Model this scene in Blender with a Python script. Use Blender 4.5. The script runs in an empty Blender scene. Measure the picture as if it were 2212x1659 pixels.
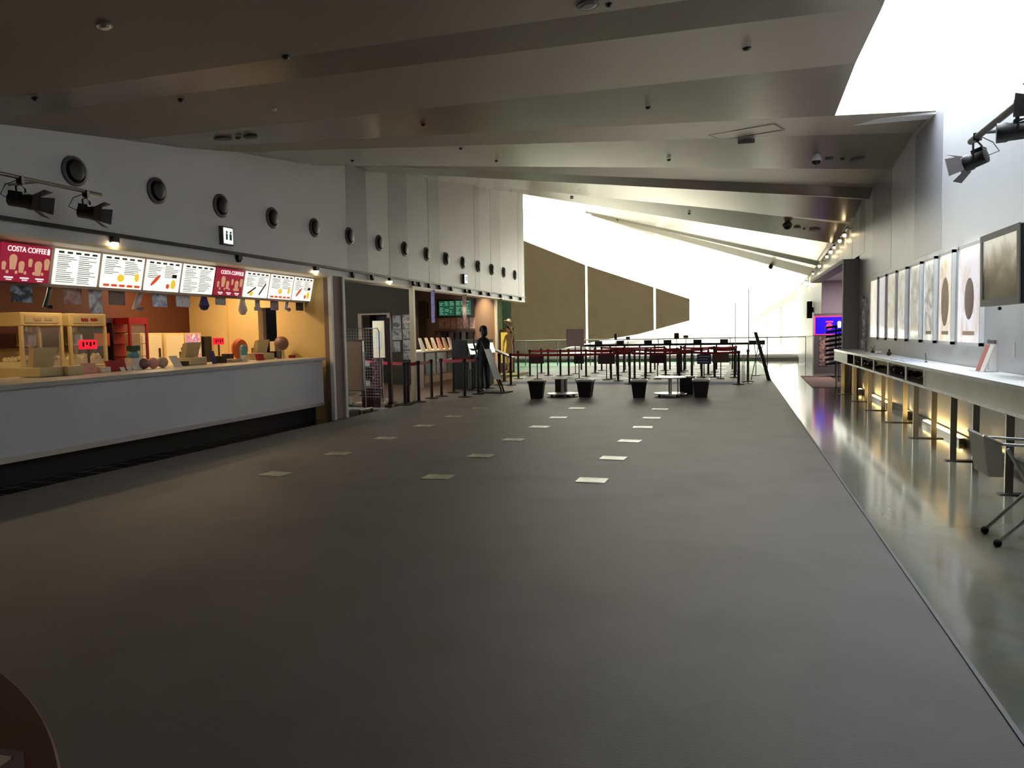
import bpy, math, random
from mathutils import Vector, Matrix
random.seed(7)
sc = bpy.context.scene
# ---------------------------------------------------------------- camera
FPX = 1640.0; CX, CY = 1106.0, 829.5; EYE = Vector((0, 0, 1.5))
YAW, PITCH, ROLL = math.radians(16.4736), math.radians(3.79485), math.radians(-1.03)
ROT = Matrix.Rotation(YAW, 3, 'Z') @ Matrix.Rotation(math.pi/2-PITCH, 3, 'X') @ Matrix.Rotation(ROLL, 3, 'Z')
cam = bpy.data.cameras.new('camera'); camo = bpy.data.objects.new('camera', cam)
sc.collection.objects.link(camo); sc.camera = camo
cam.sensor_width = 36; cam.lens = FPX/2212*36; cam.clip_end = 2000
camo.matrix_world = Matrix.Translation(EYE) @ ROT.to_4x4()
def P(x, y, ax, v):
    "point where the sight line through a photo pixel meets the plane axis=v"
    d = ROT @ Vector(((x-CX)/FPX, -(y-CY)/FPX, -1)); i = 'XYZ'.index(ax)
    return EYE + d*((v-EYE[i])/d[i])
# ---------------------------------------------------------------- world, view
SKY = 15.0
w = bpy.data.worlds.new('sky'); sc.world = w; w.use_nodes = True
bg = w.node_tree.nodes['Background']; bg.inputs[0].default_value = (0.86, 0.93, 1.0, 1); bg.inputs[1].default_value = SKY
sc.view_settings.view_transform = 'Standard'; sc.view_settings.look = 'None'
sc.view_settings.exposure = 0.0; sc.view_settings.gamma = 1.0
try: sc.view_settings.use_curve_mapping = False
except Exception: pass
def lin(c):
    return tuple((v/255/12.92 if v/255 <= .04045 else ((v/255+.055)/1.055)**2.4) for v in c)
def area(name, loc, size, rot, col, power, sy=None, spread=None):
    l = bpy.data.lights.new(name, 'AREA'); l.energy = power; l.color = col; l.size = size
    if sy: l.shape = 'RECTANGLE'; l.size_y = sy
    if spread: l.spread = spread
    o = bpy.data.objects.new(name, l); o.location = loc; o.rotation_euler = rot; sc.collection.objects.link(o); return o
# ---------------------------------------------------------------- materials
MATS = {}
def mat(name, col, rough=.5, metal=0, emit=None, es=0, spec=.5, var=.12, scale=6, bump=0, bscale=60, alpha=1, trans=0):
    if name in MATS: return MATS[name]
    m = bpy.data.materials.new(name); m.use_nodes = True; nt = m.node_tree; b = nt.nodes['Principled BSDF']
    c = lin(col)
    b.inputs['Roughness'].default_value = rough; b.inputs['Metallic'].default_value = metal
    b.inputs['Specular IOR Level'].default_value = spec
    if var > 0:
        tc = nt.nodes.new('ShaderNodeTexCoord'); n = nt.nodes.new('ShaderNodeTexNoise'); n.inputs['Scale'].default_value = scale
        n.inputs['Detail'].default_value = 4
        r = nt.nodes.new('ShaderNodeValToRGB'); r.color_ramp.elements[0].position = .3; r.color_ramp.elements[1].position = .7
        r.color_ramp.elements[0].color = tuple(v*(1-var) for v in c)+(1,); r.color_ramp.elements[1].color = tuple(min(1, v*(1+var)) for v in c)+(1,)
        nt.links.new(tc.outputs['Object'], n.inputs['Vector']); nt.links.new(n.outputs['Fac'], r.inputs['Fac']); nt.links.new(r.outputs['Color'], b.inputs['Base Color'])
    else: b.inputs['Base Color'].default_value = c+(1,)
    if bump:
        tc2 = nt.nodes.new('ShaderNodeTexCoord'); n2 = nt.nodes.new('ShaderNodeTexNoise'); n2.inputs['Scale'].default_value = bscale
        bp = nt.nodes.new('ShaderNodeBump'); bp.inputs['Strength'].default_value = bump; bp.inputs['Distance'].default_value = .01
        nt.links.new(tc2.outputs['Object'], n2.inputs['Vector']); nt.links.new(n2.outputs['Fac'], bp.inputs['Height']); nt.links.new(bp.outputs['Normal'], b.inputs['Normal'])
    if emit: b.inputs['Emission Color'].default_value = lin(emit)+(1,); b.inputs['Emission Strength'].default_value = es
    if trans: b.inputs['Transmission Weight'].default_value = trans
    if alpha < 1: b.inputs['Alpha'].default_value = alpha
    MATS[name] = m; return m
def nodemat(name, fn):
    m = bpy.data.materials.new(name); m.use_nodes = True; fn(m.node_tree, m.node_tree.nodes['Principled BSDF']); MATS[name] = m; return m
def ramp(nt, fac, stops):
    r = nt.nodes.new('ShaderNodeValToRGB'); e = r.color_ramp.elements
    e[0].position, e[0].color = stops[0][0], lin(stops[0][1])+(1,); e[1].position, e[1].color = stops[-1][0], lin(stops[-1][1])+(1,)
    for p, c in stops[1:-1]:
        q = e.new(p); q.color = lin(c)+(1,)
    nt.links.new(fac, r.inputs['Fac']); return r.outputs['Color']
def noise(nt, scale, detail=4, vec=None, dist=0):
    n = nt.nodes.new('ShaderNodeTexNoise'); n.inputs['Scale'].default_value = scale; n.inputs['Detail'].default_value = detail; n.inputs['Distortion'].default_value = dist
    if vec is None:
        t = nt.nodes.new('ShaderNodeTexCoord'); vec = t.outputs['Object']
    nt.links.new(vec, n.inputs['Vector']); return n.outputs['Fac']
def f_carpet(nt, b):
    a = noise(nt, 1.1, 6); c = ramp(nt, a, [(.3, (78, 70, 63)), (.55, (93, 86, 80)), (.75, (86, 74, 64))])
    t = nt.nodes.new('ShaderNodeTexCoord'); wv = nt.nodes.new('ShaderNodeTexWave'); wv.bands_direction = 'Y'; wv.inputs['Scale'].default_value = 14; wv.inputs['Distortion'].default_value = 1.0; wv.inputs['Detail'].default_value = 2; wv.inputs['Detail Scale'].default_value = 6
    nt.links.new(t.outputs['Object'], wv.inputs['Vector'])
    mx = nt.nodes.new('ShaderNodeMixRGB'); mx.blend_type = 'MULTIPLY'; mx.inputs[0].default_value = .16
    nt.links.new(c, mx.inputs[1]); nt.links.new(wv.outputs['Color'], mx.inputs[2]); nt.links.new(mx.outputs[0], b.inputs['Base Color'])
    b.inputs['Roughness'].default_value = .55; b.inputs['Specular IOR Level'].default_value = .5; b.inputs['Sheen Weight'].default_value = .1
    n = noise(nt, 260, 2); bp = nt.nodes.new('ShaderNodeBump'); bp.inputs['Strength'].default_value = .5; bp.inputs['Distance'].default_value = .004
    nt.links.new(n, bp.inputs['Height']); nt.links.new(bp.outputs['Normal'], b.inputs['Normal'])
nodemat('carpet', f_carpet)
def f_stone(nt, b):
    a = noise(nt, .9, 8, dist=1.5); c = ramp(nt, a, [(.3, (104, 100, 84)), (.48, (118, 117, 104)), (.6, (110, 113, 104)), (.75, (132, 122, 98))])
    nt.links.new(c, b.inputs['Base Color']); b.inputs['Roughness'].default_value = .11; b.inputs['Specular IOR Level'].default_value = .6
nodemat('stone', f_stone)
def f_tile(nt, b):
    t = nt.nodes.new('ShaderNodeTexCoord'); br = nt.nodes.new('ShaderNodeTexBrick'); br.offset = 0; br.inputs['Scale'].default_value = 1
    br.inputs['Brick Width'].default_value = .3; br.inputs['Row Height'].default_value = .3; br.inputs['Mortar Size'].default_value = .007
    br.inputs['Color1'].default_value = lin((38, 26, 26))+(1,); br.inputs['Color2'].default_value = lin((30, 24, 24))+(1,); br.inputs['Mortar'].default_value = lin((170, 160, 156))+(1,)
    nt.links.new(t.outputs['Object'], br.inputs['Vector']); nt.links.new(br.outputs['Color'], b.inputs['Base Color']); b.inputs['Roughness'].default_value = .1
nodemat('tile', f_tile)
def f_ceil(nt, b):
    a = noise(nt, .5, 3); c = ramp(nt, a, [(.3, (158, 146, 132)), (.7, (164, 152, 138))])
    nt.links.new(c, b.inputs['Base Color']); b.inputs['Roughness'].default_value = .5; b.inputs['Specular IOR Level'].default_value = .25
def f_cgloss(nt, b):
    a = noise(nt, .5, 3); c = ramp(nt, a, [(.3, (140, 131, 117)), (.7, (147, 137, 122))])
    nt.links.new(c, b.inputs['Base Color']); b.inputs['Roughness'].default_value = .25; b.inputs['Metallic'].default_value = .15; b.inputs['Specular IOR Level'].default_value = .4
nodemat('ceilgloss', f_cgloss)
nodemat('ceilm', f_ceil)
def f_screen(nt, b):
    out = nt.nodes['Material Output']; nt.nodes.remove(b)
    tr = nt.nodes.new('ShaderNodeBsdfTransparent'); tl = nt.nodes.new('ShaderNodeBsdfTranslucent'); df = nt.nodes.new('ShaderNodeBsdfDiffuse')
    tr.inputs[0].default_value = (.86, .78, .6, 1); tl.inputs[0].default_value = (.042, .032, .018, 1); df.inputs[0].default_value = (.22, .17, .10, 1)
    # woven mesh: fine bands modulate how open the cloth is
    t = nt.nodes.new('ShaderNodeTexCoord'); wv = nt.nodes.new('ShaderNodeTexWave'); wv.bands_direction = 'Z'; wv.inputs['Scale'].default_value = 6; wv.inputs['Distortion'].default_value = 0
    nt.links.new(t.outputs['Object'], wv.inputs['Vector'])
    mr = nt.nodes.new('ShaderNodeMapRange'); mr.inputs['To Min'].default_value = .36; mr.inputs['To Max'].default_value = .30; nt.links.new(wv.outputs['Fac'], mr.inputs['Value'])
    m1 = nt.nodes.new('ShaderNodeMixShader'); m1.inputs[0].default_value = .35; nt.links.new(tl.outputs[0], m1.inputs[1]); nt.links.new(df.outputs[0], m1.inputs[2])
    m2 = nt.nodes.new('ShaderNodeMixShader'); nt.links.new(mr.outputs[0], m2.inputs[0]); nt.links.new(tr.outputs[0], m2.inputs[1]); nt.links.new(m1.outputs[0], m2.inputs[2])
    nt.links.new(m2.outputs[0], out.inputs[0])
nodemat('screen', f_screen)
def f_gapglow(nt, b):
    out = nt.nodes['Material Output']; nt.nodes.remove(b); tl = nt.nodes.new('ShaderNodeBsdfTranslucent'); tl.inputs[0].default_value = (.9, .88, .8, 1); nt.links.new(tl.outputs[0], out.inputs[0])
nodemat('frost', f_gapglow)
def f_poster(seed, cols, rough=.35, scale=2.2, emit=0):
    def f(nt, b):
        t = nt.nodes.new('ShaderNodeTexCoord'); mp = nt.nodes.new('ShaderNodeMapping'); mp.inputs['Location'].default_value = (seed*3.1, seed*1.7, seed); nt.links.new(t.outputs['Object'], mp.inputs[0])
        a = noise(nt, scale, 3, mp.outputs[0], .8); n = len(cols)
        c = ramp(nt, a, [(.28+.44*i/(n-1), cc) for i, cc in enumerate(cols)])
        nt.links.new(c, b.inputs['Base Color']); b.inputs['Roughness'].default_value = rough
        if emit: nt.links.new(c, b.inputs['Emission Color']); b.inputs['Emission Strength'].default_value = emit
    return f
def poster_mat(name, seed, cols, **k):
    return MATS.get(name) or nodemat(name, f_poster(seed, cols, **k))
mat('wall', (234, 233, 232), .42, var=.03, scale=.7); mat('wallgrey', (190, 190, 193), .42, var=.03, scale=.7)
mat('wallr', (205, 207, 210), .38, var=.03, scale=.7); mat('wallrgrey', (158, 158, 165), .38, var=.03, scale=.7)  # the greyer copies carry the side walls' shade bands
mat('white', (225, 225, 222), .45, var=.03); mat('yellow', (222, 190, 128), .6, var=.04, scale=1)
mat('brown', (88, 42, 24), .6, var=.08, scale=1); mat('cream', (226, 200, 140), .5, var=.06, scale=3)
mat('darkwall', (54, 51, 42), .9, spec=.2, var=.06, scale=1); mat('taupe', (132, 112, 98), .6, var=.06, scale=1)
mat('fin', (140, 132, 130), .6, var=.04); mat('tablebrown', (84, 42, 22), .4, var=.1, scale=4); mat('mauve', (190, 174, 184), .6, var=.03); mat('dgrey', (92, 88, 88), .5, var=.05)
mat('black', (22, 22, 23), .45, var=.1); mat('matblack', (14, 14, 14), .7, var=.1); mat('rubber', (10, 10, 10), .8, var=0)
mat('steel', (190, 190, 190), .25, 1, var=.04); mat('brushed', (170, 166, 156), .3, .85, var=.08, scale=3); mat('alu', (200, 200, 198), .35, .8, var=.03)
mat('red', (160, 20, 34), .5, var=.08); mat('redlit', (230, 20, 40), .4, emit=(255, 20, 40), es=1.6, var=0)
mat('counter', (212, 213, 217), .5, var=.04, scale=1.5); mat('countertop', (188, 184, 178), .3, var=.04)
mat('plate', (222, 222, 205), .3, var=.05, scale=12); mat('ink', (70, 66, 58), .5, var=.1)
mat('warmglow', (255, 210, 150), .5, emit=(255, 190, 110), es=9, var=0); mat('warmlamp', (255, 220, 150), .5, emit=(255, 214, 130), es=30, var=0); mat('spotlamp', (255, 230, 190), .5, emit=(255, 224, 170), es=26, var=0)
mat('signwhite', (235, 240, 238), .4, emit=(225, 240, 235), es=1.5, var=0); mat('menuwhite', (245, 245, 235), .4, emit=(250, 250, 238), es=1.05, var=.03)
mat('menured', (170, 40, 70), .4, emit=(180, 34, 66), es=.5, var=.15, scale=8); mat('menutext', (70, 70, 66), .5, emit=(70, 70, 66), es=.2, var=0)
mat('menufade', (120, 122, 116), .5, emit=(130, 132, 126), es=.5, var=0)
mat('lettering', (250, 240, 235), .4, emit=(250, 240, 240), es=1.0, var=0); mat('cup', (225, 170, 130), .4, emit=(225, 170, 130), es=.6, var=.2, scale=30)
mat('sausage', (225, 80, 40), .4, emit=(225, 80, 40), es=.8, var=.1); mat('mustard', (240, 200, 60), .4, emit=(240, 200, 60), es=.9, var=.15)
mat('glassy', (180, 180, 180), .03, alpha=.18, var=0); mat('greenfloor', (40, 130, 70), .5, var=.15, scale=4, spec=.3)
mat('greenwall', (30, 40, 32), 1.0, spec=0, var=.1, scale=1); mat('bluefloor', (40, 70, 130), .7, var=.1)
mat('wood', (104, 84, 66), .4, var=.15, scale=3); mat('mat', (140, 108, 96), .9, var=.1, scale=30)
mat('skin', (214, 168, 140), .5, var=.04); mat('hair', (18, 14, 13), .5, var=.1, scale=60); mat('shirt', (34, 34, 38), .8, var=.15, scale=20); mat('trousers', (20, 20, 22), .8, var=.1)
mat('darkwood', (58, 28, 18), .45, var=.15, scale=4); mat('cardboard', (196, 170, 140), .7, var=.06); mat('boxside', (110, 92, 84), .7, var=.08)
mat('outfacade', (30, 24, 15), 1.0, spec=0, var=.02, scale=.2); mat('outground', (235, 232, 222), .9, var=.03, scale=.3); mat('canopy', (120, 110, 92), .8, var=.05)
mat('whiteboard', (226, 204, 172), .35, var=.04); mat('purpleboard', (190, 168, 172), .5, var=.05)
mat('maroon', (62, 30, 38), .5, var=.15, scale=10); mat('bluesign', (50, 56, 120), .5, var=.2, scale=25); mat('brownsign', (122, 92, 84), .5, var=.1)
mat('ledgreen', (30, 60, 50), .4, emit=(50, 110, 80), es=.5, var=.5, scale=9); mat('led', (120, 190, 160), .4, emit=(130, 200, 170), es=.9, var=0)
mat('screenblue', (30, 10, 190), .3, emit=(38, 10, 215), es=.75, var=.15, scale=5); mat('neonpink', (240, 60, 110), .3, emit=(250, 60, 110), es=.8, var=0)
mat('teal', (96, 160, 170), .4, var=.1); mat('orange', (205, 100, 45), .6, var=.08); mat('paper', (228, 222, 212), .6, var=.04); mat('pink', (226, 160, 150), .6, var=.15, scale=25)
mat('beige', (206, 186, 140), .5, var=.05); mat('statue', (226, 204, 166), .6, var=.12, scale=14); mat('palehat', (200, 200, 190), .6, var=.05)
mat('lime', (170, 190, 90), .5, emit=(190, 210, 120), es=.5, var=.5, scale=20)
mat('yellowlit', (250, 220, 90), .4, emit=(250, 216, 90), es=.6, var=.35, scale=3); mat('bottlegreen', (30, 74, 52), .3, var=.2, scale=12)
mat('lightpanel', (250, 250, 245), .5, emit=(255, 250, 240), es=2.0, var=0); mat('monitor', (150, 146, 134), .15, var=.35, scale=1.5)
mat('warmwhite', (245, 230, 190), .4, var=.02)
# ---------------------------------------------------------------- mesh kit
class M:
    def __init__(s): s.v = []; s.f = []; s.T = Matrix.Identity(4)
    def at(s, loc=(0, 0, 0), rz=0, rx=0, ry=0):
        s.T = Matrix.Translation(loc) @ Matrix.Rotation(rz, 4, 'Z') @ Matrix.Rotation(ry, 4, 'Y') @ Matrix.Rotation(rx, 4, 'X'); return s
    def add(s, vs, fs):
        n = len(s.v); s.v += [tuple(s.T @ Vector(p)) for p in vs]; s.f += [tuple(i+n for i in f) for f in fs]; return s
    def box(s, x0, x1, y0, y1, z0, z1):
        return s.hexa([(x0, y0, z0), (x1, y0, z0), (x1, y1, z0), (x0, y1, z0), (x0, y0, z1), (x1, y0, z1), (x1, y1, z1), (x0, y1, z1)])
    def hexa(s, v): return s.add(v, [(0, 3, 2, 1), (4, 5, 6, 7), (0, 1, 5, 4), (1, 2, 6, 5), (2, 3, 7, 6), (3, 0, 4, 7)])
    def poly(s, pts): return s.add(pts, [tuple(range(len(pts)))])
    def prism(s, pts, d):
        n = len(pts); d = Vector(d); v = [Vector(p) for p in pts]; v += [p+d for p in v]
        return s.add(v, [tuple(range(n))[::-1], tuple(range(n, 2*n))]+[(i, (i+1) % n, (i+1) % n+n, i+n) for i in range(n)])
    def tube(s, pts, r, n=8, r2=None):
        pts = [Vector(p) for p in pts]; vs = []; fs = []; k = len(pts)
        for i, p in enumerate(pts):
            d = (pts[min(i+1, k-1)]-pts[max(i-1, 0)]).normalized(); u = d.orthogonal() if abs(d.z) > .9 else d.cross(Vector((0, 0, 1))); u.normalize(); q = d.cross(u)
            rr = r if r2 is None else r+(r2-r)*i/(k-1)
            vs += [p+(u*math.cos(a)+q*math.sin(a))*rr for a in [2*math.pi*j/n for j in range(n)]]
        for i in range(k-1):
            fs += [(i*n+j, i*n+(j+1) % n, (i+1)*n+(j+1) % n, (i+1)*n+j) for j in range(n)]
        fs += [tuple(range(n))[::-1], tuple(range((k-1)*n, k*n))]
        return s.add(vs, fs)
    def lathe(s, prof, n=20, c=(0, 0, 0), ax='Z'):
        vs = []; fs = []; k = len(prof)
        for r, z in prof:
            for j in range(n):
                a = 2*math.pi*j/n; x, y = r*math.cos(a), r*math.sin(a)
                p = (x, y, z) if ax == 'Z' else ((z, x, y) if ax == 'X' else (x, z, y))
                vs.append((p[0]+c[0], p[1]+c[1], p[2]+c[2]))
        for i in range(k-1): fs += [(i*n+j, i*n+(j+1) % n, (i+1)*n+(j+1) % n, (i+1)*n+j) for j in range(n)]
        fs += [tuple(range(n))[::-1], tuple(range((k-1)*n, k*n))]
        return s.add(vs, fs)
    def ball(s, c, r, n=14, m=8, sc_=(1, 1, 1)):
        vs = []; fs = []
        for i in range(m+1):
            t = math.pi*i/m
            for j in range(n):
                a = 2*math.pi*j/n; vs.append((c[0]+r*sc_[0]*math.sin(t)*math.cos(a), c[1]+r*sc_[1]*math.sin(t)*math.sin(a), c[2]+r*sc_[2]*math.cos(t)))
        for i in range(m): fs += [(i*n+j, (i+1)*n+j, (i+1)*n+(j+1) % n, i*n+(j+1) % n) for j in range(n)]
        return s.add(vs, fs)
    def build(s, name, m, parent=None, smooth=False, bevel=0, loc=None):
        me = bpy.data.meshes.new(name); vs = s.v
        if loc is not None: vs = [tuple(Vector(p)-Vector(loc)) for p in vs]
        me.from_pydata(vs, [], s.f); me.validate(); me.update()
        if m: me.materials.append(MATS[m] if isinstance(m, str) else m)
        if smooth:
            for p in me.polygons: p.use_smooth = True
        o = bpy.data.objects.new(name, me); sc.collection.objects.link(o)
        if loc is not None: o.location = loc
        if parent: o.parent = parent
        if bevel:
            b = o.modifiers.new('bevel', 'BEVEL'); b.width = bevel; b.segments = 2; b.limit_method = 'ANGLE'
        if smooth:
            e = o.modifiers.new('edges', 'EDGE_SPLIT'); e.split_angle = math.radians(40)
        return o
def tag(o, label=None, cat=None, group=None, kind=None):
    if label: o['label'] = label
    if cat: o['category'] = cat
    if group: o['group'] = group
    if kind: o['kind'] = kind
    return o
def thing(name, label, cat, loc=(0, 0, 0), rz=0, group=None):
    o = bpy.data.objects.new(name, None); o.empty_display_size = .1; sc.collection.objects.link(o)
    o.location = loc; o.rotation_euler = (0, 0, rz); return tag(o, label, cat, group)
def struct(name, m, mat_, **k):
    o = m.build(name, mat_, **k); o['kind'] = 'structure'; return o
def copytree(o, parent=None):
    c = o.copy(); sc.collection.objects.link(c)
    if parent: c.parent = parent
    for ch in list(o.children): copytree(ch, c)
    return c
def text(body, size, m, parent, loc, rot, name='lettering', depth=.002, sx=1):
    c = bpy.data.curves.new(name, 'FONT'); c.body = body; c.size = size; c.align_x = 'CENTER'; c.align_y = 'CENTER'; c.extrude = depth; c.offset = size*.006
    t = bpy.data.objects.new('tmp', c); sc.collection.objects.link(t); dg = bpy.context.evaluated_depsgraph_get(); dg.update()
    me = bpy.data.meshes.new_from_object(t.evaluated_get(dg)); bpy.data.objects.remove(t)
    me.materials.clear(); me.materials.append(MATS[m]); o = bpy.data.objects.new(name, me); sc.collection.objects.link(o)
    o.location = loc; o.rotation_euler = rot; o.scale = (sx, 1, 1)
    if parent: o.parent = parent
    return o
PI = math.pi
# ================================================================ STRUCTURE
WL, WR, YF, YB = -7.0, 2.8, 38.0, -7.0
struct('floor', M().box(-6.9, 1.0, YB, 35.5, -.1, 0), 'carpet')
struct('floor', M().box(1.0, 2.8, YB, YF, -.1, .002), 'stone')
struct('floor', M().box(-10.2, -6.9, YB, 15.4, -.1, .001), 'tile')
struct('floor', M().box(-13, -6.9, 15.4, 25.4, -.1, .001), 'wood')
struct('floor', M().box(-13, -6.9, 25.4, YF, -.1, .001).box(-6.9, 1.0, 35.5, YF, -.1, .001), 'greenfloor')
struct('floor', M().box(2.8, 6, 19.7, 28.4, -.1, .001), 'stone')
struct('trim_1', M().box(.985, 1.005, YB, 35.5, -.02, .008), 'dgrey')
def zL(y):
    t = [(-8, 1.95), (5.94, 3.66), (7.25, 3.84), (9.08, 4.1), (11.88, 4.51), (13.21, 4.70), (17.73, 5.35), (21.07, 5.78), (25.42, 6.25), (38, 7.5)]
    for (a, za), (b, zb) in zip(t, t[1:]):
        if y <= b: return za+(zb-za)*(y-a)/(b-a)
    return 7.5
def zR(y):
    t = [(-8, 5.3), (12.71, 4.68), (14.97, 4.61), (17.2, 4.42), (19.45, 4.35), (21.55, 4.21), (27.35, 3.77), (31.15, 3.61), (38, 3.5)]
    for (a, za), (b, zb) in zip(t, t[1:]):
        if y <= b: return za+(zb-za)*(y-a)/(b-a)
    return 3.5
# ceiling folds: (y on the left wall, y on the right wall, sawtooth offset)
A = .03
FOLD = [(-7.2, -7.2, 0), (.5, 1.2, -A), (1.2, 2.3, A), (3.0, 5.4, -A), (5.1, 8.1, A), (5.65, 8.75, -A), (7.6, 10.5, A), (8.5, 12.64, -A), (9.7, 14.1, A), (11.8, 15.95, -A),
        (13.15, 18.0, A), (13.9, 18.45, -A), (14.2, 19.45, A), (17.7, 21.0, -A), (18.8, 22.25, A), (20.4, 24.0, -A), (22.8, 24.9, A)]
# light panels rise toward the window, dark ones fall, so the pairs alternate
SEQ = {}
cl = M(); SKX = 1.36
def fold_pts(f, k):
    yl, yr, a = f; a = a*(3.6 if yr > 19 else 2.4 if yr > 15 else 1.4); al = a*(.1 if yr < 14 else .6); a = a*(.6 if yr < 12.5 else 1); L = Vector((WL-.02, yl, zL(yl)+al)); Rr = Vector((WR+.02, yr, zR(yr)+a))
    return L, Rr
def lerpX(L, Rr, x): return L+(Rr-L)*((x-L.x)/(Rr.x-L.x))
CM = []
def ruled(a0, a1, b1, b0, gloss, n=28):
    "strip between the lines a0-a1 and b0-b1, cut across so that its twist is smooth"
    a0, a1, b0, b1 = Vector(a0), Vector(a1), Vector(b0), Vector(b1)
    vs = []
    for i in range(n+1):
        vs += [a0+(a1-a0)*i/n, b0+(b1-b0)*i/n]
    cl.add(vs, [(2*i, 2*i+2, 2*i+3, 2*i+1) for i in range(n)]); CM.extend([gloss]*n)
prev = None
for k, f in enumerate(FOLD):
    L, Rr = fold_pts(f, k)
    if prev:
        pL, pR = prev
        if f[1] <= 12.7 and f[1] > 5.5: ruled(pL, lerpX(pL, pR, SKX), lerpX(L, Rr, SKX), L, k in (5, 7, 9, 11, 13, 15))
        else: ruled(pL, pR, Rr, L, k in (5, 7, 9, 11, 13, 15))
    prev = (L, Rr)
pL, pR = prev
e1 = lerpX(pL, pR, -11.2); d4R, d4L = Vector((2.82, 28.3, 3.78)), Vector((-7.3, YF, 7.55)); d4bR, d4bL = Vector((2.82, 28.75, 3.65)), Vector((-7.2, YF, 7.45))
d5R, d5L = Vector((2.82, 30.6, 3.72)), Vector((-7.1, YF, 7.5)); d5bR, d5bL = Vector((2.82, 31.8, 3.5)), Vector((-6.9, YF, 7.3)); fL, fR = Vector((-11.2, YF, 8.9)), Vector((2.82, YF, 3.52))
ruled(pL, pR, d4R, d4L, True); ruled(d4L, d4R, d4bR, d4bL, False); ruled(d4bL, d4bR, d5R, d5L, True); ruled(d5L, d5R, d5bR, d5bL, False); ruled(d5bL, d5bR, fR, d5bL, True); ruled(e1, pL, d4L, fL, True)
ceil_o = struct('ceiling', cl, 'ceilm'); ceil_o.data.materials.append(MATS['ceilgloss'])
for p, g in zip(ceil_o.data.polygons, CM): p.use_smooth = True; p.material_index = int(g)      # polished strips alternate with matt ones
# skylight well above the right hand strip of ceiling
SW = M(); y0, y1 = 5.4, 12.64
SW.prism([(SKX-.3, y0, 5.02), (SKX-.3, y1-.3, 4.62), (SKX-.3, y1-.3, 6.2), (SKX-.3, y0, 6.2)], (.28, 0, 0))
SW.box(SKX-.3, 2.8, y1+.02, y1+.3, 4.6, 6.2); SW.box(SKX-.3, 2.8, y0-.3, y0, 5.0, 6.2)
struct('wall_skylight', SW, 'white')
sb = M()
for yb in (7, 10.3): sb.box(SKX-.1, 2.85, yb, yb+.05, 6.05, 6.15)
struct('trim_2', sb, 'white')
# far window wall: sill, head, screens with gaps, added fins behind to whiten them
struct('wall_back', M().box(-12, 3.2, YF, YF+.25, -.1, .22), 'dgrey')
struct('wall_back', M().prism([(-12, YF+.35, 9.15), (3.2, YF+.35, 3.3), (3.2, YF+.35, 4.6), (-12, YF+.35, 10.6)], (0, .3, 0)), 'white')
gaps = [-12.0, P(1265, 640, 'Y', YF).x, P(1413, 640, 'Y', YF).x, P(1568, 700, 'Y', YF).x, 2.82]
def ztop(x): return 8.9+(x+11.2)*(3.52-8.9)/14.02
wi = thing('window_1', None, None); wi['kind'] = 'structure'
for i in range(4):
    a, b = gaps[i]+(.02 if i else 0), gaps[i+1]-(.02 if i < 3 else 0)
    zt0, zt1 = ztop(max(a, -12))+.1, ztop(b)+.1
    M().add([(a, YF, .2), (b, YF, .2), (b, YF, zt1), (a, YF, zt0)], [(0, 1, 2, 3)]).build('roller_screen', 'screen', wi)
fr = M()
fr.box(-12, 3, YF+.3, YF+.38, .2, .3)
fr.build('window_frame', 'white', wi)
for gx in gaps[1:4]: M().box(gx-.05, gx+.05, YF+.25, YF+.28, .2, ztop(gx)+.2).build('frosted_fin', 'frost', wi)  # fins added outside so that the gaps read white
# left upper wall with shade and reflection bands painted as darker strips
def lwall(a, b, name, m, x0=WL-.25, x1=WL):
    ys = [a]+[f[0] for f in FOLD if a < f[0] < b]+[b]; mm = M()
    for p, q in zip(ys, ys[1:]): mm.prism([(x1, p, 2.58), (x1, q, 2.58), (x1, q, zL(q)+.12), (x1, p, zL(p)+.12)], (x0-x1, 0, 0))
    return struct(name, mm, m)
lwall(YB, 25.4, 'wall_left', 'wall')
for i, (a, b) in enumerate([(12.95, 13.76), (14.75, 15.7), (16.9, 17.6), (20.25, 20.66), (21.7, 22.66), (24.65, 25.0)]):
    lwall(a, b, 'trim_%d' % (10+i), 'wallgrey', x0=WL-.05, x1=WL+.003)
struct('ceiling', M().box(-13.3, WL-.25, YB, 12.55, 2.58, 2.75).box(-13.3, WL-.25, 12.55, 25.4, 3.3, 3.45), 'white')
struct('wall_left', M().box(-10.25, -10.0, YB, 12.25, 1.42, 2.6), 'brown')
struct('wall_left', M().box(-10.3, -10.05, YB, 12.25, 0, 1.42), 'cream')
pw = M().box(-10.3, -8.52, 12.25, 12.4, 0, 2.6).box(-8.13, -7.05, 12.25, 12.4, 0, 2.6).box(-8.52, -8.13, 12.25, 12.4, 2.06, 2.6).box(-10.0, -9.17, 12.2, 12.25, 0, 2.6)
struct('wall_partition', pw, 'yellow')
struct('wall_partition', M().box(-10.3, -8.52, 12.4, 12.5, 0, 3.3).box(-8.13, -7.05, 12.4, 12.5, 0, 3.3).box(-8.52, -8.13, 12.4, 12.5, 2.06, 3.3).box(-7.12, -6.98, 12.22, 12.62, 0, 2.6), 'taupe')
struct('trim_3', M().box(-7.02, -6.95, 12.2, 12.26, 0, 2.6).box(-7.02, -6.95, 12.62, 12.7, 0, 2.6), 'white')
struct('wall_storeroom', M().box(-9.2, -7.9, 14.2, 14.3, 0, 2.6).box(-8.8, -8.75, 12.5, 14.2, 0, 2.5), 'matblack')
bw = M().box(-13.2, -11.15, 21.3, 21.5, 0, 3.3).box(-10.15, -9.3, 21.3, 21.5, 0, 3.3).box(-11.15, -10.15, 21.3, 21.5, 2.15, 3.3)
struct('wall_recess', bw, 'darkwall')
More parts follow.
